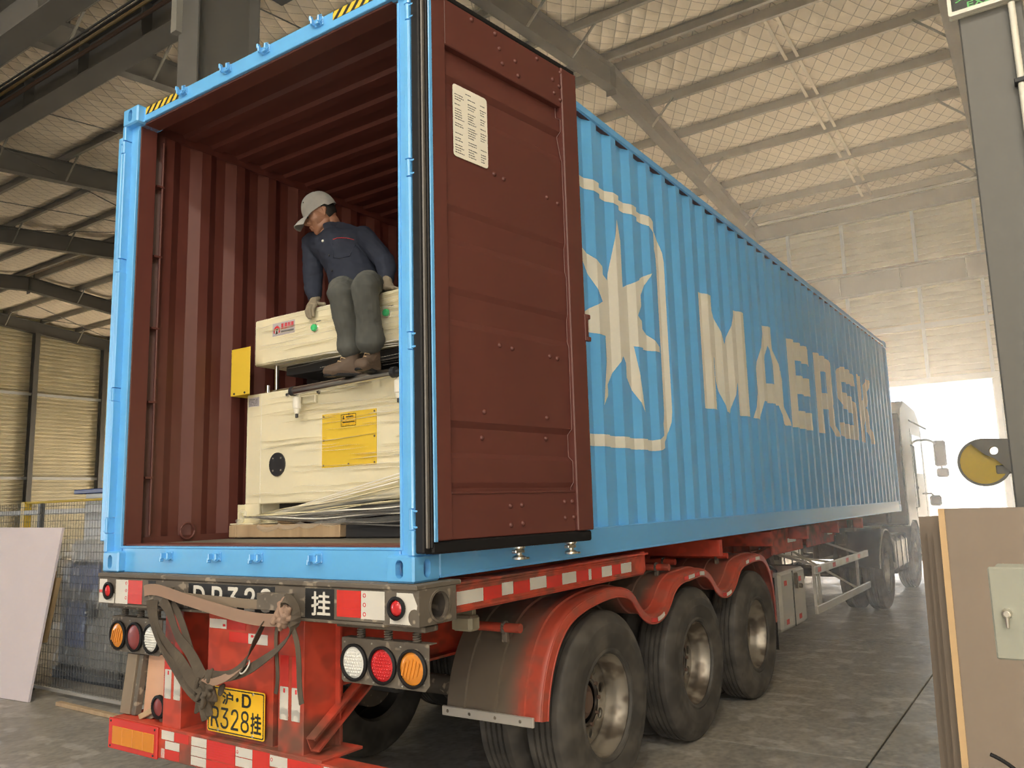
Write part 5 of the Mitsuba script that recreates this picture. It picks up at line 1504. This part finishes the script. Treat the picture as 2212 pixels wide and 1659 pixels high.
for i in range(5):
    e = np.array([1.6 + .1 * i, MY - .030, .47 + .03 * i])
    t = np.linspace(0, 1, 24)
    c = K + [.2, 0, .0] + (e - K - [.2, 0, .0]) * t[:, None]
    g_ = [[p + [0, -.004, -.003], p + [0, -.008, 0], p + [0, -.004, .003 + .003 * q]] for p, q in zip(c, t)]
    put(fm, 'gathered_fold', cz(sheet(g_)), 'film_fold_shade' if i % 2 else 'film_sheen', smooth=True)
kn = path_tube([K + [.022 * math.cos(t) - .01, -.012 + .008 * math.sin(2 * t), .030 * math.sin(t) + .012] for t in np.linspace(0, 5.6, 24)], .011, 8)
put(fm, 'knot', cz(cat(kn, path_tube([K + [-.02, 0, -.02], K + [-.06, 0, -.03], K + [-.085, 0, -.018]], [.012, .02, .01], 8))), 'clear_film', smooth=True)
for i in range(4):
    c = curve([K + [.15 + .2 * i, -.01, -.045 + .006 * i], K + [.25 + .2 * i, -.02, -.065 + .01 * i], K + [.36 + .2 * i, -.01, -.042 + .012 * i]], 12)
    put(fm, 'loose_flap', cz(sheet([[p + [0, 0, 0], p + [.01, -.02, -.02 - .01 * math.sin(9 * p[0])], p + [0, -.005, -.03]] for p in c])), 'clear_film', smooth=True)
# timber skid
for y0, x1, nm in ((MY - .07, 1.16, 'first'), (1.60, 2.1, '')):
    k = thing('timber_skid', 'brown timber under the front of the press, on the container floor' if nm else 'brown timber under the back of the press', 'timber')
    put(k, 'plank', cz(box(.125, x1, y0, y0 + .11, .158, .240, .004)), 'wood')
    if nm:
        put(k, 'end_block', cz(box(.120, .195, y0 - .006, y0 - .001, .160, .238, .003)), 'wood')
k = thing('black_block', 'black block beside the timber under the press', 'block')
put(k, 'block', cz(box(1.175, 1.75, MY - .04, MY + .25, .152, .244, .008)), 'dark')
for q, (x, w_) in enumerate(((.50, .12), (.86, .22))):
    k = thing('packing_block', ('grey packing block' if q else 'small brown packing block') + ' standing on the timber below the press', 'block')
    put(k, 'block', cz(box(x, x + w_, MY + .01, MY + .13, .241, .262 + .1 * q, .004)), 'machine_grey' if q else 'wood')

# ------------------------------------------------------------------ the person sitting on the press
V = lambda *a: np.array(a, float)


def chain(pts):
    out = m3.Manifold()
    for (p, r), (q, s) in zip(pts[:-1], pts[1:]):
        out = out + hull((V(*p), r), (V(*q), s), n=20)
    return out


def soft(man, ln=.016, it=10, wr=0.0, fr=14.0, seed=0):
    m = tm(man.refine_to_length(ln))
    m.merge_vertices()
    v0 = np.array(m.vertices)
    trimesh.smoothing.filter_taubin(m, iterations=it)
    v1 = np.array(m.vertices)
    off = np.linalg.norm(v1 - v0, axis=1) > max(.9 * ln, .012)
    v1[off] = v0[off]
    m.vertices = v1
    if wr:
        nrm = m.vertex_normals
        v = np.array(m.vertices)
        d = meshkit.fbm(v * [fr, fr, fr * .8], 3, seed) - .5
        d2 = np.abs(meshkit.noise(v * [fr * .9, fr * .9, fr * 1.6], seed + 4) - .5) * 2
        m.vertices = v + nrm * (wr * (d * 1.3 + .5 * (d2 - .5)))[:, None]
    return m


HIPR, HIPL = (.99, .97, 3.10), (1.17, 1.04, 3.10)
KNR, KNL = (1.325, .625, 2.965), (1.525, .625, 2.975)
ANR, ANL = (1.305, .735, 2.605), (1.475, .735, 2.600)
SHR, SHL = (.735, .93, 3.485), (1.125, 1.01, 3.468)
ELR, ELL = (.715, .95, 3.235), (1.275, 1.05, 3.285)
WRR, WRL = (.800, .885, 3.062), (1.400, .945, 3.095)
CHEST, BELLY, PELV = (.945, .98, 3.42), (1.02, 1.02, 3.24), (1.08, 1.02, 3.10)
NECK = (.905, .945, 3.545)
pe = thing('person', 'person in a grey cap and navy jacket sitting on the cream press, looking down', 'person')

# head frame: forward, left, up
hf = V(-.50, -.72, -.48)
hf /= np.linalg.norm(hf)
hl = np.cross(V(.10, .12, 1), hf)
hl /= np.linalg.norm(hl)
hu = np.cross(hf, hl)
HC = V(.868, .875, 3.640)
L2W = lambda p: HC + hf * p[0] + hl * p[1] + hu * p[2]


def hh(*balls):
    return hull(*[(L2W(p), r) for p, r in balls], n=22)


head = hh(((-.02, 0, .035), .082), ((.030, 0, .040), .068), ((-.03, 0, .0), .075))
head = head + hh(((.040, 0, .03), .066), ((.055, 0, -.075), .042), ((.045, .03, -.02), .045), ((.045, -.03, -.02), .045), ((0, 0, -.03), .068))
head = head + hh(((.076, 0, -.095), .022), ((.05, .028, -.075), .030), ((.05, -.028, -.075), .030), ((.0, .04, -.06), .03), ((.0, -.04, -.06), .03))
head = head + hh(((.098, 0, .020), .011), ((.118, 0, -.020), .013), ((.100, 0, -.030), .014))
for s in (-1, 1):
    head = head + hh(((.108, s * .013, -.024), .009), ((.096, s * .015, -.028), .010))
    head = head + hh(((.088, s * .028, .030), .013), ((.080, s * .048, .026), .012))
    head = head + hh(((.070, s * .046, -.022), .022), ((.05, s * .056, -.016), .018))
head = head + hh(((.094, .018, -.058), .009), ((.100, 0, -.055), .010), ((.094, -.018, -.058), .009))
head = head + hh(((.090, .015, -.070), .009), ((.097, 0, -.071), .010), ((.090, -.015, -.070), .009))
head = m3.Manifold.compose([head]) if False else head
nk0, nk1 = L2W((-.035, 0, -.07)), V(*NECK)
necks = hull((nk0, .060), (nk1, .064), n=20) + hull((L2W((0, 0, -.085)), .045), (nk1 + V(-.01, -.04, -.03), .050), n=18)
body = head + necks
body = body + hull((V(*NECK) + V(.01, .0, -.07), .05), (V(*SHR) + V(.03, 0, -.03), .04), (V(*SHL) + V(-.03, 0, -.03), .04), (V(*CHEST), .12), n=18) + chain([(CHEST, .135), (BELLY, .135), (PELV, .14)]) + hull((V(*HIPR), .085), (V(*HIPL), .085), (V(*PELV), .12), n=18)
body = body + chain([(SHR, .052), (ELR, .042), (WRR, .027)]) + chain([(SHL, .052), (ELL, .042), (WRL, .027)])
body = body + chain([(HIPR, .075), (KNR, .055), (ANR, .04)]) + chain([(HIPL, .075), (KNL, .055), (ANL, .04)])


def hand(wr, kn_, fingers, thumb, r=.010, pr_=.016):
    """wr wrist; kn_ list of four knuckles; fingers list of joint lists; thumb joints"""
    o = hull((V(*wr), .026), *[(V(*k), pr_) for k in kn_], n=14)
    for k, f in zip(kn_, fingers):
        o = o + chain([(k, r * 1.15)] + [(j, r * (1 - .08 * i)) for i, j in enumerate(f)])
    o = o + chain([(tuple(V(*wr) * .65 + V(*kn_[-1]) * .35), .017)] + [(j, r * 1.15) for j in thumb])
    return o


# right hand over the edge of the press, fingers down its face; left hand flat on top
knR = [(.800, .838, 3.018), (.822, .830, 3.024), (.846, .829, 3.024), (.868, .833, 3.018)]
fgR = [[(.803, .818, 2.985), (.812, .822, 2.950)], [(.826, .810, 2.985), (.836, .813, 2.936)], [(.849, .809, 2.985), (.856, .811, 2.930)], [(.871, .814, 2.985), (.874, .816, 2.942)]]
thR = [(.875, .870, 3.030), (.920, .866, 3.022)]
knL = [(1.452, .945, 3.040), (1.460, .920, 3.046), (1.462, .895, 3.044), (1.455, .870, 3.036)]
fgL = [[(1.490, .945, 3.030), (1.515, .942, 3.018)], [(1.503, .918, 3.034), (1.540, .914, 3.018)], [(1.505, .892, 3.032), (1.542, .885, 3.018)], [(1.495, .862, 3.030), (1.528, .852, 3.018)]]
thL = [(1.430, .850, 3.030), (1.428, .828, 3.000)]
hb = hand(WRR, knR, fgR, thR, .0085, .013) + hand(WRL, knL, fgL, thL, .0085, .013)
body = body + hb
put(pe, 'body', soft(body, .010, 6), 'skin', smooth=True)
glR = soft(hand(WRR, knR, fgR, thR, .0108, .0165) + hull((V(*WRR), .030), (V(.798, .90, 3.09), .033), n=16), .005, 5, .0012, 60)
glL = soft(hand(WRL, knL, fgL, thL, .0108, .0165) + hull((V(*WRL), .030), (V(1.385, .955, 3.12), .033), n=16), .005, 5, .0012, 60)
put(pe, 'glove', glR, 'glove', 'worn grey work glove', smooth=True)
put(pe, 'glove', glL, 'glove', 'worn grey work glove', smooth=True)
# eyes and ears
for s in (-1, 1):
    put(pe, 'eye', soft(hh(((.0925, s * .030, .008), .0085), ((.0915, s * .034, .008), .008)), .004, 2), 'hair', smooth=True)
    ear = hh(((-.012, s * .080, .018), .010), ((-.022, s * .086, .008), .011), ((-.012, s * .080, -.012), .008)) + hh(((-.010, s * .079, -.012), .008), ((-.004, s * .077, -.026), .008))
    ear = ear - hh(((-.008, s * .094, .008), .008), ((-.006, s * .092, -.006), .006))
    put(pe, 'ear', soft(ear, .005, 3), 'skin', smooth=True)
    put(pe, 'eyebrow', soft(hh(((.100, s * .022, .034), .0045), ((.092, s * .046, .032), .0035)), .005, 2), 'hair', smooth=True)
hr = hull((V(-.0225, 0, .032), .0845), (V(-.034, 0, .0), .0765), n=40).trim_by_plane((-1.0, 0, .25), .012).trim_by_plane((.35, 0, 1.0), -.058)
hrm = tm(hr.refine_to_length(.012))
hrm.vertices = np.array([L2W(p) for p in hrm.vertices])
put(pe, 'hair', hrm, 'hair', smooth=40)
# cap: crown of panels, brim, button
crown = []
for u in np.linspace(0, 1, 13):
    th_ = u * math.pi / 2
    row = []
    for v_ in np.linspace(0, 2 * math.pi, 37):
        rx, ry, rz = .119, .098, .122
        seam = 1 - .012 * abs(math.cos(3 * v_)) ** 12
        p = V(rx * math.cos(v_) * math.cos(th_) ** .72 * seam - .008, ry * math.sin(v_) * math.cos(th_) ** .72 * seam, .030 + rz * math.sin(th_) - .016 * math.cos(v_) * (1 - u))
        p[2] -= (.018 * (math.cos(v_) < -.2) * (1 - u))
        row.append(L2W(p))
    crown.append(row)
cap_m = sheet(crown)
cap_m.merge_vertices()
cp_ = put(pe, 'cap', cap_m, 'cap', 'faded grey peaked cap', smooth=True)
brim = []
for v_ in np.linspace(-1.05, 1.05, 21):
    row = []
    for u in np.linspace(0, 1, 7):
        base = V(.112 * math.cos(v_) - .008, .094 * math.sin(v_), .030 - .016 * math.cos(v_))
        out = V(.108 + .085 * math.cos(v_ * .95), .082 * math.sin(v_ * 1.15), -.004 - .035 * math.sin(v_) ** 2)
        p = base * (1 - u) + out * u + V(0, 0, .010 * math.sin(u * math.pi))
        row.append(L2W(p))
    brim.append(row)
b1 = sheet(brim)
b2 = sheet([[p - hu * .004 for p in r_] for r_ in brim])
b2.invert()
put(cp_, 'brim', cat(b1, b2), 'cap', smooth=True)
put(cp_, 'brim_edge', path_tube([r_[-1] - hu * .002 for r_ in brim], .0032, 6), 'cap', smooth=True)
put(cp_, 'top_button', lathe([(.0001, .008), (.006, .006), (.009, 0)], L2W((-.008, 0, .147)), hu, 12), 'cap', smooth=True)
for s in (-1, 1):
    for f in (.5, 1.6):
        c0 = L2W((.116 * math.cos(f) * .80 - .008, s * .096 * math.sin(f) * .80, .030 + .118 * .62))
        d_ = c0 - L2W((0, 0, .02))
        put(cp_, 'eyelet', lathe([(.0001, .002), (.0035, .001), (.0045, -.002)], c0 + d_ / np.linalg.norm(d_) * .004, d_, 10), 'dark')
# jacket
jk = hull((V(*NECK) + V(.02, .02, -.03), .092), (V(*SHR) + V(.02, 0, -.01), .070), (V(*SHL) + V(-.02, 0, -.01), .072), (V(*CHEST), .155), n=22)
jk = jk + chain([(CHEST, .158), ((1.0, 1.01, 3.30), .162), ((1.04, 1.00, 3.20), .165), ((1.08, .99, 3.12), .158)])
jk = jk + chain([(SHR, .074), ((.722, .94, 3.37), .070), (ELR, .066), ((.745, .925, 3.16), .064), ((.785, .90, 3.105), .046)])
jk = jk + chain([(SHL, .076), ((1.20, 1.02, 3.39), .072), (ELL, .066), ((1.33, 1.01, 3.20), .062), ((1.378, .962, 3.125), .046)])
jkm = soft(jk, .012, 6, .016, 13, 2)
jk_k = put(pe, 'jacket', jkm, 'cloth', 'navy blue work jacket with a buttoned collar', smooth=True)
nkc = V(*NECK) + V(0, -.005, .0)
tn = L2W((-.02, 0, -.08)) - V(*NECK)
tn /= np.linalg.norm(tn)
_, s1_, u1_ = frame(tn)
col = []
for t in np.linspace(-2.55, 2.55, 40):
    fr_ = V(-.30, -.85, 0)
    fr_ /= np.linalg.norm(fr_)
    sd_ = np.cross(tn, fr_)
    bx = -fr_ * math.cos(t) + sd_ * math.sin(t)
    drop = .030 * (abs(t) / 2.55) ** 3
    col.append([nkc + bx * .080 + tn * (.012 - drop), nkc + bx * .078 + tn * (.050 - drop), nkc + bx * .090 + tn * (.046 - drop), nkc + bx * .128 + tn * (-.012 - drop * 1.8), nkc + bx * .120 + tn * (-.018 - drop * 1.8)])
cm = sheet(col)
put(jk_k, 'collar', cm, 'cloth', smooth=True)


def on_jacket(px_x, y_guess, z):
    """front point of the jacket seen from the camera side along +y"""
    v = np.array(jkm.vertices)
    d = np.hypot(v[:, 0] - px_x, v[:, 2] - z)
    i = np.argsort(d)[:6]
    return V(px_x, v[i, 1].min() - .002, z)


bt = on_jacket(.945, .85, 3.430)
put(jk_k, 'button', lathe([(.0001, .006), (.006, .0055), (.0085, .003), (.0085, -.004)], bt, (.2, -1, .2), 14), 'sign_white', 'pale button', smooth=30)
for x, z in ((.985, 3.33), (1.02, 3.22)):
    p_ = on_jacket(x, .85, z)
    put(jk_k, 'button', lathe([(.0001, .005), (.006, .004), (.0075, -.004)], p_, (.2, -1, .1), 12), 'dark', smooth=30)
pts = [on_jacket(x, .85, z) for x, z in zip(np.linspace(1.02, 1.12, 10), 3.428 + .012 * np.sin(np.linspace(0, 3.1, 10)))]
put(jk_k, 'pocket_trim', path_tube(pts, .0024, 6), 'label_red', 'red stitching over the chest pocket', smooth=True)
pts = [on_jacket(x, .85, z) for x, z in ((1.02, 3.40), (1.02, 3.31), (1.07, 3.295), (1.12, 3.31), (1.12, 3.40))]
put(jk_k, 'pocket_seam', path_tube(pts, .003, 6), 'cloth', smooth=True)
# trousers
tr1 = hull((V(*HIPR), .105), (V(*HIPL), .105), (V(*PELV) + V(0, .02, .0), .135), n=20)
tr1 = tr1 + chain([(HIPR, .108), ((1.17, .79, 3.055), .092), (KNR, .077), ((1.318, .655, 2.86), .071), ((1.312, .70, 2.74), .068), ((1.306, .715, 2.675), .078)])
tr1 = tr1 + chain([(HIPL, .108), ((1.36, .82, 3.06), .094), (KNL, .079), ((1.515, .655, 2.86), .074), ((1.495, .69, 2.76), .078), ((1.492, .70, 2.675), .086)])
put(pe, 'trousers', soft(tr1, .012, 6, .012, 13, 7), 'trouser', 'faded grey trousers', smooth=True)
# boots: toes pointing to the left in the photo and towards the camera
for q, (an, toe, mid) in enumerate((((1.305, .735, 2.60), (1.205, .650, 2.520), (1.255, .69, 2.535)), ((1.475, .735, 2.60), (1.50, .615, 2.520), (1.49, .68, 2.535)))):
    A, Tt, Mm = V(*an), V(*toe), V(*mid)
    heel = A + (A - Tt) * V(.25, .25, 0) + V(0, 0, -.075)
    bo = hull((A + V(0, 0, .05), .046), (A + V(0, 0, -.02), .048), n=18) + hull((A + V(0, 0, -.02), .048), (heel, .036), (Mm, .044), n=18) + hull((Mm, .042), (Tt, .038), (Tt + V(.025, .005, 0), .036), n=18)
    bk = put(pe, 'shoe', soft(bo, .010, 6, .004, 30, q), 'shoe', 'worn brown work boot', smooth=True)
    so_ = hull((heel + V(0, 0, -.030), .030), (Mm + V(0, 0, -.030), .036), (Tt + V(0, 0, -.026), .034), n=14)
    som = tm(so_)
    som.vertices[:, 2] = np.clip(som.vertices[:, 2], 2.488, 2.506)
    put(bk, 'sole', som, 'rubber')
    for f in (.25, .5, .75):
        c0 = A * (1 - f) + Mm * f + V(0, -.035, .035 - .02 * f)
        put(bk, 'lace', path_tube([c0 + V(-.022, .012, 0), c0 + V(0, -.004, .008), c0 + V(.022, .012, 0)], .0035, 6), 'wood')

# ------------------------------------------------------------------ left of the trailer: leaning boards, fence, wrapped machines
def quadslab(p00, p10, p11, p01, th, c=0):
    """slab between four corners, th thick behind the face"""
    P = [V(*p) for p in (p00, p10, p11, p01)]
    n_ = np.cross(P[1] - P[0], P[3] - P[0])
    n_ /= np.linalg.norm(n_)
    Q = [p - n_ * th for p in P]
    v = np.array(P + Q)
    return trimesh.Trimesh(v, [[0, 1, 2], [0, 2, 3], [4, 6, 5], [4, 7, 6], [0, 4, 5], [0, 5, 1], [1, 5, 6], [1, 6, 2], [2, 6, 7], [2, 7, 3], [3, 7, 4], [3, 4, 0]], process=False)


k = thing('white_board', 'large pale pinkish board leaning against the wire fence', 'board')
put(k, 'sheet', quadslab((-4.60, 1.22, .004), (-3.54, 1.30, .004), (-3.335, 1.425, 1.612), (-4.62, 1.42, 1.625), .022), 'foam')
for q, (o, z0, z1) in enumerate(((0, .40, 1.20), (.045, .52, 1.13))):
    k = thing('timber_batten', ('longer' if q == 0 else 'shorter') + ' timber batten standing in the gap behind the pale board', 'timber')
    put(k, 'stick', bar((-3.50 + o - .26 * .40 * 0, 1.40 + .02 * q, z0 - .0 + .0) if False else (-3.685 + o + .26 * (z0 - .4), 1.42 + .03 * q, z0), (-3.685 + o + .26 * (z1 - .4) + .0, 1.44 + .03 * q, z1), .05, .03, c=.004), 'edge_wood')
k = thing('timber_batten', 'flat timber lying on the floor under the wire fence', 'timber')
put(k, 'stick', bar((-3.15, 1.38, .02), (-2.1, 1.36, .02), .05, .035, c=.004), 'wood')

wf = thing('wire_fence', 'grey welded wire fence standing left of the trailer', 'fence')
FX0, FX1, FY = -7.0, -1.2, 1.56
for z in (.06,):
    put(wf, 'rail', box(FX0, FX1, FY - .015, FY + .015, z - .015, z + .015, .003), 'wire' if z > 1 else 'alu')
for x in (-6.9, -4.1, -1.3):
    put(wf, 'post', box(x - .025, x + .025, FY, FY + .05, 0, 1.86, .003), 'wire')
wires = [cyl((x, FY, .05), (x, FY, 1.86), .0019, 4) for x in np.arange(FX0, FX1, .05)] + [cyl((FX0, FY - .004, z), (FX1, FY - .004, z), .0019, 4) for z in np.arange(.1, 1.87, .075)]
put(wf, 'wire_mesh', wires, 'wire', kind='stuff') if False else put(wf, 'wire_mesh', cat(*wires), 'wire', kind='stuff')

# wrapped machines behind the fence
def wrapped(key_label, x0, x1, y0, y1, h, seed, blue):
    k = thing('wrapped_machine', key_label, 'machine')
    put(k, 'cabinet', box(x0, x1, y0, y1, .12, h * .82, .03), 'machine_grey')
    put(k, 'top_housing', box(x0 + .06, x1 - .05, y0 + .05, y1 - .05, h * .82, h, .04), 'light_grey')
    put(k, 'base_frame', cat(box(x0 - .04, x1 + .04, y0 - .03, y1, 0, .12, .01)), 'dark')
    for bx in blue:
        put(k, 'blue_panel', box(bx[0], bx[1], y0 - .015, y0, bx[2], bx[3], .004), 'machine_blue')
    kb = put(k, 'hand_wheel', lathe([(.0, .05), (.06, .05), (.075, .04), (.075, .0), (.0, 0)], ((x0 * .45 + x1 * .55), y0, h * .50), (0, -1, 0), 24), 'dark', smooth=40)
    put(kb, 'spindle', cyl(((x0 * .45 + x1 * .55), y0 - .10, h * .50), ((x0 * .45 + x1 * .55), y0, h * .5), .015, 10), 'steel')
    for i in range(3):
        put(k, 'label_strip', box(x0 + .1 + .15 * i, x0 + .2 + .15 * i, y0 - .004, y0, h * .72, h * .72 + .02), 'sign_white')
    # film draped over it
    X, U = np.meshgrid(np.linspace(x0 - .05, x1 + .05, 36), np.linspace(0, 1, 30), indexing='ij')
    Z = np.where(U > .75, h + .02, h * (1 - .0) * (U / .75) * .98 + .05)
    Y = np.where(U > .75, y0 + (U - .75) * 4 * (y1 - y0), y0 - .05)
    n1 = meshkit.fbm(np.stack([X * 5, Y * 2, Z * 3], -1), 3, seed)
    Y = Y - .10 * (n1 - .3) * (U < .8)
    put(k, 'plastic_cover', sheet(np.stack([X, Y, Z], -1)), 'clear_film', smooth=False)
    return k


wrapped('grey and blue machine under clear plastic behind the wire fence, beside the pale board', -4.55, -3.25, 2.05, 2.95, 1.45, 3, [(-4.35, -3.75, .95, 1.2), (-4.4, -4.0, .35, .8)])
wrapped('grey machine under clear plastic behind the wire fence, half hidden by the trailer corner', -3.05, -1.55, 2.15, 3.1, 1.52, 11, [(-2.2, -1.95, .55, 1.0)])
k = thing('blue_bin', 'blue plastic box on the floor behind the lamp cluster of the trailer', 'box')
bb = tm(m3.Manifold(m3.Mesh(np.asarray((q := box(-1.75, -1.25, 1.65, 1.9, .55, 1.05, .02)).vertices, np.float32), np.asarray(q.faces, np.uint32))) - man_box(-1.72, -1.28, 1.68, 1.87, .6, 1.2))
put(k, 'bin', bb, 'machine_blue')
put(k, 'stand', box(-1.74, -1.26, 1.66, 1.89, 0, .55, .01), 'machine_grey')
k = thing('switch_cabinet', 'pale grey cabinet with a dark blue top, behind the wire fence beside the container corner', 'cabinet')
put(k, 'body', box(-7.85, -6.6, 4.0, 4.9, .1, 2.06, .01), 'light_grey')
put(k, 'roof', box(-8.15, -6.5, 3.97, 5.0, 2.06, 2.13, .01), 'machine_blue')
put(k, 'door', box(-7.8, -7.2, 3.985, 4.0, .2, 2.0, .004), 'light_grey')
put(k, 'plinth', box(-7.85, -6.6, 4.0, 4.9, 0, .1), 'dark')
k = thing('pipe_rack', 'yellow and grey steel rack behind the wire fence', 'rack')
for x in (-9.5, -13.0):
    put(k, 'upright', box(x - .06, x + .06, 3.85, 3.97, 0, 1.98, .006), 'yellow')
put(k, 'shelf_beam', box(-13, -4.9, 3.85, 3.93, 1.76, 1.84, .006), 'light_grey')
put(k, 'hand_rail', cyl((-9.5, 3.89, 1.96), (-6.2, 3.89, 1.96), .02, 10), 'yellow')
put(k, 'brace', cat(bar((-7.15, 3.9, 1.35), (-6.4, 3.9, 1.77), .05, .03)), 'steelwork')
k = thing('work_bench', 'pale topped grey work bench with a dark motor, behind the wire fence', 'bench')
put(k, 'top', box(-6.4, -3.6, 3.0, 3.9, 1.20, 1.26, .008), 'white_out')
for x in (-6.3, -3.7):
    for y in (3.1, 3.8):
        put(k, 'leg', box(x - .04, x + .04, y - .04, y + .04, 0, 1.2, .004), 'machine_grey')
put(k, 'side_panel', box(-6.2, -3.8, 3.05, 3.08, .3, 1.15), 'machine_grey')
k = thing('electric_motor', 'dark electric motor with a blue hub on the pale work bench', 'motor')
put(k, 'frame', cat(lathe([(.0, 0), (.15, 0), (.17, .03), (.17, .5), (.15, .53), (0, .53)], (-5.35, 3.4, 1.47), (1, 0, 0), 24), box(-5.3, -4.9, 3.3, 3.5, 1.262, 1.34)), 'dark', smooth=30)
for i in range(7):
    put(k, 'cooling_fin', lathe([(.17, 0), (.195, .0), (.195, .014), (.17, .014)], (-5.30 + i * .065, 3.4, 1.47), (1, 0, 0), 20), 'dark')
put(k, 'hub', box(-5.15, -4.98, 3.18, 3.24, 1.32, 1.5, .01), 'machine_blue')
# boards leaning behind the trailer corner
k = thing('plank', 'grey brown plank standing on the red underrun bar under the left lamp cluster', 'plank')
put(k, 'board', bar((.240, .045, .606), (.232, .085, .925), .095, .025, up=(0, -1, .2), c=.003), 'grime_wood')
k = thing('plank', 'narrow dark edged plank beside the grey brown one on the underrun bar', 'plank')
put(k, 'board', bar((.322, .055, .606), (.318, .095, .925), .035, .04, up=(0, -1, .2), c=.003), 'grime')
k = thing('plywood_sheet', 'reddish plywood offcut standing on the underrun bar by the left trailer leg', 'plywood')
put(k, 'sheet', quadslab((.340, .085, .606), (.658, .085, .606), (.658, .105, .93), (.345, .105, .93), .018), 'ply_pink')
k = thing('timber_offcut', 'short timber offcut lying slantwise on the underrun bar by the round reflector', 'timber')
put(k, 'stick', bar((.41, .03, .612), (.60, .075, .70), .035, .03, c=.003), 'wood')

# ------------------------------------------------------------------ right edge: boards, switch box, machine with a yellow disc
for q, (x0, x1, y, h, th, mt, lab) in enumerate((
        (4.335, 5.60, 1.22, 1.632, .018, 'board', 'tall brown board with a pale wooden edge, in front of its stack at the right'),
        (4.275, 5.45, 1.30, 1.60, .03, 'board', 'second brown board of the stack at the right, with its lower part set back'),
        (4.235, 5.45, 1.42, 1.595, .03, 'board', 'third brown board of the stack, furthest left'),
        (4.190, 5.40, 1.53, 1.590, .02, 'board', 'last brown board of the stack, nearest the truck'))):
    k = thing('wooden_board', lab, 'board')
    put(k, 'sheet', quadslab((x0, y - .06, .003), (x1, y - .06, .003), (x1, y + .06, h), (x0, y + .06, h), th), mt)
    if q == 0:
        put(k, 'edge_batten', quadslab((x0 - .022, y - .068, .003), (x0 + .003, y - .068, .003), (x0 + .003, y + .052, h), (x0 - .022, y + .052, h), .03), 'edge_wood')
sb = thing('switch_box', 'grey green metal switch box with a key lock on a white post', 'switch box')
put(sb, 'body', box(4.600, 4.86, -.19, -.02, 1.285, 1.505, .006), 'box_grey')
put(sb, 'door', box(4.594, 4.866, -.206, -.19, 1.280, 1.510, .004), 'box_grey')
lkx = put(sb, 'lock', lathe([(.0001, .014), (.008, .014), (.012, .010), (.013, 0)], (4.628, -.206, 1.395), (0, -1, 0), 16), 'chrome', smooth=40)
put(lkx, 'key', cat(box(4.624, 4.632, -.226, -.218, 1.360, 1.398, .002), cyl((4.628, -.232, 1.395), (4.628, -.214, 1.395), .006, 10)), 'chrome')
put(sb, 'paper_note', box(4.70, 4.80, -.03, -.02, 1.506, 1.53), 'sign_white')
k = thing('white_post', 'white painted post carrying the switch box at the right edge', 'post')
put(k, 'post', quadslab((4.585, -.05, .02), (4.640, -.05, .02), (4.70, -.05, 1.284), (4.645, -.05, 1.284), .06), 'sign_white')
put(k, 'foot_plate', box(4.54, 4.69, -.16, .02, 0, .02, .004), 'sign_white')
k = thing('power_cable', 'dark cable ends sticking out beside the white post', 'cable')
for z, dx, dz in ((.98, -.055, .035), (.94, -.06, -.005), (.93, .07, -.02)):
    put(k, 'cable', path_tube(curve([(4.60, -.085, z), (4.60 + dx * .5, -.09, z + dz * .6), (4.60 + dx, -.095, z + dz)], 10), .005, 8), 'rubber', smooth=True)
dm = thing('band_machine', 'machine with a round yellow guard disc and grey arm, in the glare of the doorway', 'machine')
DC = V(4.10, 7.0, 1.985)
hole = sg.Point(4.20, 2.10).buffer(.042)
put(dm, 'guard_disc', flat(sg.Point(4.10, 1.985).buffer(.225, quad_segs=16).difference(hole), [0, 7.04, 0], QX, QZ, .08), 'yellow')
put(dm, 'guard_rim', flat(sg.Point(4.10, 1.985).buffer(.245, quad_segs=16).difference(sg.Point(4.10, 1.985).buffer(.222, quad_segs=16)), [0, 7.05, 0], QX, QZ, .11), 'machine_grey')
arm = sg.Polygon([(4.10, 2.23), (4.50, 2.20), (4.62, 1.70), (4.56, 1.66), (4.35, 1.86), (4.20, 2.02), (4.12, 2.06), (3.99, 2.19)]).difference(hole)
put(dm, 'arm', flat(arm, [0, 6.945, 0], QX, QZ, .05), 'machine_grey')
put(dm, 'column', box(4.40, 4.85, 6.9, 7.3, 0, 1.75, .02), 'machine_grey')
put(dm, 'bracket', box(4.2, 4.45, 6.95, 7.05, 1.86, 1.95, .01), 'machine_grey')
put(dm, 'table', box(4.1, 5.0, 6.6, 7.4, 1.0, 1.06, .01), 'machine_grey')
# cables and pipe under the crane rail, tie rods below the roof
k = thing('roof_tie_rod', 'thin dark tie rods crossing under the roof at the left', 'rod')
for (a_, b_) in (((-12.2, 3.0, 9.36), (-16.2, 10.0, 9.9)), ((-18.2, 10.2, 10.2), (-22, 3.0, 9.3)), ((-24.0, 3.0, 9.3), (-28.0, 10.8, 10.15)), ((-28.0, 12, 10.0), (-31.5, 19, 9.3)), ((-31.0, 11.2, 10.1), (-27, 19, 9.3)), ((-5.0, 3.0, 9.35), (-5.0, 11.0, 10.2)), ((-11, 3.0, 9.35), (-11, 11.0, 10.2)), ((-17, 3.0, 9.35), (-17, 11.0, 10.2))):
    put(k, 'rod', cyl(a_, b_, .011, 6), 'wire')
k = thing('sprinkler_pipe', 'orange red pipe high in the upper left corner', 'pipe')
put(k, 'pipe', cyl((-12, .95, 8.25), (6, .95, 8.25), .06, 12), 'orange', smooth=True)
for x in (-9, -3, 3):
    put(k, 'hanger', cat(cyl((x, .95, 8.2), (x, .95, 9.15), .008, 6), box(x - .02, x + .02, .88, 1.02, 8.18, 8.32)), 'steelwork_light')
